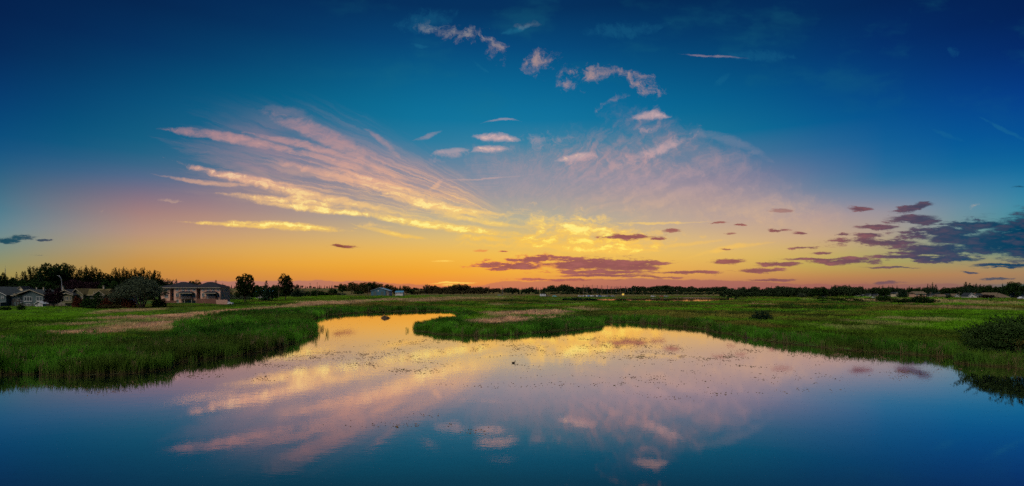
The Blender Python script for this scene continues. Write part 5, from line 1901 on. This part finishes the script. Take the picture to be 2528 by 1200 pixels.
def car(px, d, colour, label, rot=0.0, big=1.0, group=None):
    p = at(px, d)
    if 392 > d > 370:
        p.z += 0.12
    t = thing('parked_car', label, 'car', p, rot, group)
    t.scale = (big, big, big)
    m = paint(colour, PCOL[colour])
    for nm, me in (('body', CAR[0]), ('cabin', CAR[1])):
        me2 = bpy.data.meshes.get(nm + '_' + colour)
        if me2 is None:
            me2 = me.copy(); me2.name = nm + '_' + colour; me2.materials.append(m)
        link(nm, me2, None, t)
    if not CAR[2].materials:
        CAR[2].materials.append(GLASS); CAR[3].materials.append(TYRE); CAR[4].materials.append(LAMPGLASS)
    link('window', CAR[2], None, t)
    for x in (-1.4, 1.42):
        for y in (-0.80, 0.80):
            link('wheel', CAR[3], None, t, (x, y, 0.33))
    for y in (-0.6, 0.6):
        link('headlight', CAR[4], None, t, (2.27, y, 0.66))
    return t


lot = [(1432, 'white', 0.1), (1441, 'silver', 1.3), (1448, 'white', 1.5), (1453, 'blue', 1.5), (1459, 'white', 1.5), (1464, 'silver', 1.4), (1469, 'dark', 1.5), (1473, 'white', 1.5), (1481, 'blue', 0.0), (1491, 'white', 0.1), (1499, 'silver', 0.0), (1505, 'dark', 0.1), (1513, 'silver', 0.0)]
for i, (px, c, r) in enumerate(lot):
    car(px, 575, c, '%s car parked in the far lot, %s paint' % (nth(i), c), r, group='cars parked in the far lot')
car(1369, 580, 'turquoise', 'pale turquoise car alone on the far road, left of the parked row', 0.0)
car(1612, 560, 'white', 'white car on the far road above the lake, left of the red one', 0.0)
car(1634, 560, 'red', 'red car on the far road above the lake', 0.0)
car(1644, 565, 'silver', 'silver car right behind the red car above the lake', 0.0)
car(1351, 585, 'dark', 'dark car beside the white camper trailer', 0.0)
car(1233, 640, 'silver', 'silver car alone on the far road near the water sliver', 0.0)
car(2158, 430, 'white', 'white car parked below the tiny far houses at right', 0.0)
car(2524, 378, 'white', 'white van-like car at the right edge on the street', 0.2, 1.25)
car(2447, 388, 'silver', 'silver car parked in front of the long brown-roofed bungalow', 0.0)
car(563, 262, 'white', 'white car parked at the end of the pale townhouse fence', 0.0)
# camper
s = Site('camper_trailer', 'white camper trailer parked on the far road left of the parked cars', 'trailer', 1340, 585)
s.add('body', MB().prism([(-3.0, 0.5), (3.0, 0.5), (3.2, 1.6), (2.8, 2.6), (-2.9, 2.7), (-3.2, 1.6)], -1.1, 1.1), paint('white', PCOL['white']))
s.add('window', MB().box(-2.0, -0.8, -1.13, -1.102, 1.5, 2.1), GLASS)
s.add('window', MB().box(0.8, 2.0, -1.13, -1.102, 1.5, 2.1), GLASS)
s.add('door', MB().box(-0.4, 0.35, -1.13, -1.102, 0.6, 2.3), TRIM)
for y in (-0.9, 0.9):
    link('wheel', CAR[3], None, s.root, (0, y, 0.33))
s.add('hitch', MB().box(3.1, 4.2, -0.06, 0.06, 0.42, 0.52), METAL)


# ------------------------------------------------------------------ poles, lamps, masts
def utility_pole(px, d, top, label, arm=1.0):
    p = at(px, d)
    h = (HORIZON - top) * d / F_PX + CAM_H - p.z
    t = thing('utility_pole', label, 'pole', p, 0.0, 'wooden utility poles')
    link('pole', MB().tube([(0, 0, -0.3), (0, 0, h)], [0.17, 0.12]).mesh('pole'), POLEWOOD, t)
    if arm:
        a = link('crossarm', MB().box(-arm, arm, -0.20, -0.125, h - 0.75, h - 0.6).mesh('crossarm'), POLEWOOD, t)
        for x in (-0.85 * arm, 0.85 * arm):
            link('insulator', MB().tube([(x, -0.16, h - 0.59), (x, -0.16, h - 0.38)], [0.06, 0.05]).mesh('insulator'), TRIM, a)


for px, d, top, label in [(688, 420, 698, 'wooden utility pole left of the lopsided lone tree'), (766, 520, 699, 'wooden utility pole above the thicket, left of two'), (783, 560, 697, 'wooden utility pole above the thicket, right of two'),
                          (910, 600, 706, 'wooden utility pole left of the blue barn'), (1194, 800, 708, 'wooden utility pole at the right end of the far wood, near the sunset'), (2241, 430, 721, 'wooden utility pole behind the right-hand thicket'),
                          (2297, 420, 721, 'wooden utility pole below the columnar trees'), (2368, 392, 720, 'wooden utility pole in front of the white gabled house'), (2462, 380, 722, 'wooden utility pole in front of the long brown-roofed bungalow'),
                          (1672, 600, 716, 'thin utility pole beyond the far lake'), (2050, 510, 720, 'utility pole at the left end of the right-hand hedge'), (2088, 505, 721, 'utility pole above the middle of the right-hand hedge')]:
    utility_pole(px, d, top, label)


def street_lamp(px, d, top, reach, label, lit=False):
    p = at(px, d)
    h = (HORIZON - top) * d / F_PX + CAM_H - p.z
    t = thing('street_lamp', label, 'street lamp', p, 0.0)
    pts = [(0, 0, -0.2), (0, 0, h * 0.72)] + [(-reach * (1 - math.cos(a)), 0, h * 0.72 + (h * 0.28) * math.sin(a)) for a in np.linspace(0.2, 1.45, 7)]
    link('pole', MB().tube(pts, [0.14, 0.10] + [0.08] * 7).mesh('pole'), METAL, t)
    x, _, z = pts[-1]
    link('lamp_head', MB().prism([(x - 0.75, z - 0.10), (x + 0.1, z - 0.14), (x + 0.1, z + 0.08), (x - 0.7, z + 0.06)], -0.16, 0.16).mesh('lamp_head'), METAL, t)


street_lamp(152.5, 240, 681, 1.3, 'tall curved steel street lamp rising behind the taupe bungalow')
street_lamp(1051, 760, 700, 1.6, 'thin curved street lamp left of the far wood near the sunset')
street_lamp(1241, 700, 705, 1.8, 'thin curved street lamp above the water sliver')
street_lamp(942, 800, 697, 2.0, 'thin curved street lamp above the barn grove')
street_lamp(821, 900, 694, 2.4, 'thin curved street lamp above the right end of the thicket')


def emissive(name, c, strength):
    def body():
        e = NX.node('ShaderNodeEmission')
        e.inputs[0].default_value = (*c, 1)
        e.inputs[1].default_value = strength
        return e.outputs[0]
    return material(name, body)


# the small lit lamp between the taupe bungalow and the olive roof
p = at(173.5, 236)
hz = (HORIZON - 716.2) * 236 / F_PX + CAM_H - p.z
t = thing('yard_lamp', 'lit white yard lamp between the taupe bungalow and the olive roof', 'lamp', p)
link('pole', MB().tube([(0, 0, -0.2), (0, 0, hz - 0.26)], [0.06, 0.05]).mesh('pole'), METAL, t)
me = bpy.data.meshes.new('globe'); bm = bmesh.new(); bmesh.ops.create_icosphere(bm, subdivisions=2, radius=0.26); bm.to_mesh(me); bm.free()
link('globe', me, emissive('lamp_glow', (1.0, 0.86, 0.66), 4.0), t, (0, 0, hz))

# lit yellow sign by the parked cars
s = Site('pylon_sign', 'lit yellow pylon sign beside the far parked cars', 'sign', 1538, 545)
s.add('sign_box', MB().box(s.x(1535.2), s.x(1541), -0.3, 0.3, s.z(729.4), s.z(724.6)), TRIM_TAN)
s.add('lit_panel', MB().box(s.x(1535.6), s.x(1540.6), -0.34, -0.304, s.z(729), s.z(725)), emissive('sign_glow', (1.0, 0.62, 0.10), 0.8))
for x in (1536.2, 1539.6):
    s.add('leg', MB().box(s.x(x), s.x(x) + 0.2, -0.1, 0.1, -0.3, s.z(729.4) - 0.004), METAL)

# radio mast at far left
p = at(13, 420)
h = (HORIZON - 662) * 420 / F_PX + CAM_H - p.z
t = thing('radio_mast', 'slim lattice radio mast above the trees at far left', 'mast', p)
b = MB()
for a in range(3):
    c, s_ = math.cos(a * 2.094) * 0.35, math.sin(a * 2.094) * 0.35
    b.tube([(c, s_, -0.2), (c * 0.5, s_ * 0.5, h)], [0.07, 0.05], 4)
for k in range(int(h / 1.4)):
    z = k * 1.4
    f = 1 - 0.5 * z / h
    for a in range(3):
        a2 = a + 1
        b.tube([(math.cos(a * 2.094) * 0.35 * f, math.sin(a * 2.094) * 0.35 * f, z), (math.cos(a2 * 2.094) * 0.35 * f, math.sin(a2 * 2.094) * 0.35 * f, z + 1.2)], [0.035, 0.035], 3)
link('lattice', b.mesh('lattice'), METAL, t)
link('antenna', MB().tube([(0, 0, h), (0, 0, h + 2.0)], [0.05, 0.03], 4).mesh('antenna'), METAL, t)


# driving-range net
def net_body():
    pos = world_pos()
    sp = NX.node('ShaderNodeSeparateXYZ')
    NX.tree.links.new(pos.s, sp.inputs[0])
    d = NX.node('ShaderNodeBsdfDiffuse'); d.inputs[0].default_value = (0.03, 0.03, 0.03, 1)
    tr = NX.node('ShaderNodeBsdfTransparent')
    n = noise(pos, 0.08, 3, 0.6, '3D')
    m = NX.node('ShaderNodeMixShader'); NX.put(m.inputs[0], sstep(n, 0.3, 0.7, 0.06, 0.16))
    NX.tree.links.new(tr.outputs[0], m.inputs[1]); NX.tree.links.new(d.outputs[0], m.inputs[2])
    return m.outputs[0]


NETSTEEL = plain('dark_painted_steel', (0.040, 0.048, 0.058), 0.6, 0.3, 0.2)
NET = material("net_mesh", net_body)
npx = [(1440, 703.5), (1449, 704), (1462, 703.6), (1474.5, 704), (1486, 704.8), (1499.5, 705), (1510, 706), (1521, 706.5), (1532, 706), (1544, 706.8), (1549, 708.5), (1559, 708.6), (1569, 709)]
tops = []
ndd = [690 + 4 * i for i in range(len(npx))]
for i, ((px, top), dd) in enumerate(zip(npx, ndd)):
    p = at(px, dd)
    h = (HORIZON - top) * dd / F_PX + CAM_H - p.z
    t = thing('net_pole', '%s tall pole of the row holding the driving range net' % nth(i), 'pole', p, 0.0, 'driving range net poles')
    link('pole', MB().tube([(0, 0, -0.3), (0, 0, h)], [0.30, 0.24]).mesh('pole'), NETSTEEL if i % 2 else POLEWOOD, t)
    link('cap', MB().tube([(0, 0, h + 0.004), (0, 0, h + 0.15)], [0.30, 0.30]).mesh('cap'), NETSTEEL, t)
    tops.append((p, h))
nt = thing('range_net', 'thin dark net strung between the driving range poles', 'net', tops[0][0])
for (p0, h0), (p1, h1) in zip(tops[:-1], tops[1:]):
    o = p0 - tops[0][0]; q = p1 - tops[0][0]
    b = MB()
    n = 6
    for k in range(n):
        t0, t1 = k / n, (k + 1) / n
        sag = lambda t_: -0.35 * 4 * t_ * (1 - t_)
        a = o.lerp(q, t0); c = o.lerp(q, t1)
        z0 = (h0 * (1 - t0) + h1 * t0) + sag(t0); z1 = (h0 * (1 - t1) + h1 * t1) + sag(t1)
        b.poly([(a.x, a.y + 0.32, a.z + 1), (c.x, c.y + 0.32, c.z + 1), (c.x, c.y + 0.32, c.z + z1), (a.x, a.y + 0.32, a.z + z0)])
    link('net_panel', b.mesh('net_panel'), NET, nt)

# ------------------------------------------------------------------ left yards: post-and-rail fence
fence = thing('yard_fence', 'low post-and-rail fence along the foot of the left yards', 'fence', at(140, 203))
r0 = fence.location
prev = None
for k, px in enumerate(np.arange(44, 250, 9.0)):
    p = at(px, 203 + 6 * math.sin(px * 0.02)) - r0
    link('post', MB().box(-0.07, 0.07, -0.07, 0.07, -0.3, 1.05).mesh('post'), POLEWOOD, fence, p)
    if prev is not None:
        for hh in (0.45, 0.88):
            link('rail', MB().tube([tuple(prev + Vector((0.08, -0.10, hh))), tuple(p + Vector((-0.08, -0.10, hh)))], [0.045, 0.045], 4).mesh('rail'), POLEWOOD, fence)
    prev = p

# ------------------------------------------------------------------ in the water
def lodge():
    p = flat(951, 785.5)
    t = thing('muskrat_lodge', 'low brown mound of a muskrat lodge rising from the inlet', 'lodge', (p[0], p[1], 0))
    rng = np.random.default_rng(3)
    V, Fc = [], []
    nr, na = 7, 22
    for i in range(nr + 1):
        r = 1 - i / nr
        for j in range(na):
            a = 2 * math.pi * j / na
            w = 1 + 0.14 * math.sin(3 * a + 1) + 0.08 * rng.normal()
            z = -0.2 + 0.72 * (1 - r ** 2.2) * (1 + 0.10 * rng.normal()) - 0.12 * math.cos(a) * (1 - r)
            V.append((1.35 * r * w * math.cos(a), 0.95 * r * w * math.sin(a), z))
    for i in range(nr):
        for j in range(na):
            Fc.append((i * na + j, i * na + (j + 1) % na, (i + 1) * na + (j + 1) % na, (i + 1) * na + j))
    me = bpy.data.meshes.new('mound'); me.from_pydata(V, [], Fc)
    link('mound', me, plain("lodge_mud", (0.075, 0.050, 0.030), 0.95, 0.1, 0.45, 5), t)
    b = MB()
    for k in range(90):
        a = rng.uniform(0, 6.28); rr = rng.uniform(0.1, 1.0)
        z = 0.5 * (1 - rr ** 2.2)
        c = np.array((1.25 * rr * math.cos(a), 0.9 * rr * math.sin(a), z))
        dv = rng.normal(size=3) * (0.28, 0.28, 0.10)
        b.tube([tuple(c - dv), tuple(c + dv)], [0.016, 0.010], 3)
    o = link('stick_cover', b.mesh('stick_cover'), plain("dead_stalk", (0.16, 0.11, 0.06), 0.95, 0.1, 0.4, 5), t)
    o["kind"] = "stuff"


lodge()
p = flat(1844, 837.5)
t = thing('snag', 'dark forked snag sticking out of the water near the right shore', 'snag', (p[0], p[1], 0))
SNAG = plain("wet_wood", (0.022, 0.018, 0.014), 0.7, 0.3, 0.3, 6)
link('stem', MB().tube([(-0.30, 0, -0.3), (-0.12, 0, 0.06), (0.10, 0.02, 0.20), (0.32, 0.0, 0.30)], [0.05, 0.06, 0.07, 0.03], 6).mesh('stem'), SNAG, t)
link('branch', MB().tube([(0.05, 0.01, 0.17), (-0.12, 0, 0.42), (-0.22, 0.02, 0.66)], [0.05, 0.035, 0.012], 6).mesh('branch'), SNAG, t)

p = flat(1268, 896.5)
t = thing('duck', 'small dark duck swimming in the middle of the pond', 'duck', (p[0], p[1], 0), 0.2)
FEATHER = plain("duck_feather", (0.035, 0.026, 0.020), 0.8, 0.2, 0.4, 14)
bd = MB().tube([(-0.20, 0, 0.10), (-0.15, 0, 0.07), (-0.06, 0, 0.05), (0.05, 0, 0.05), (0.12, 0, 0.08), (0.135, 0, 0.14), (0.14, 0, 0.19), (0.165, 0, 0.225), (0.20, 0, 0.215), (0.215, 0, 0.21)],
               [0.012, 0.05, 0.085, 0.085, 0.055, 0.035, 0.036, 0.042, 0.026, 0.012], 10).mesh('body')
link('body', bd, FEATHER, t)
link('bill', MB().box(0.212, 0.262, -0.012, 0.012, 0.198, 0.212).mesh('bill'), plain("duck_bill", (0.20, 0.15, 0.05), 0.5, 0.3, 0.1), t)
link('tail', MB().prism([(-0.26, 0.13), (-0.18, 0.075), (-0.17, 0.11)], -0.025, 0.025).mesh('tail'), FEATHER, t)
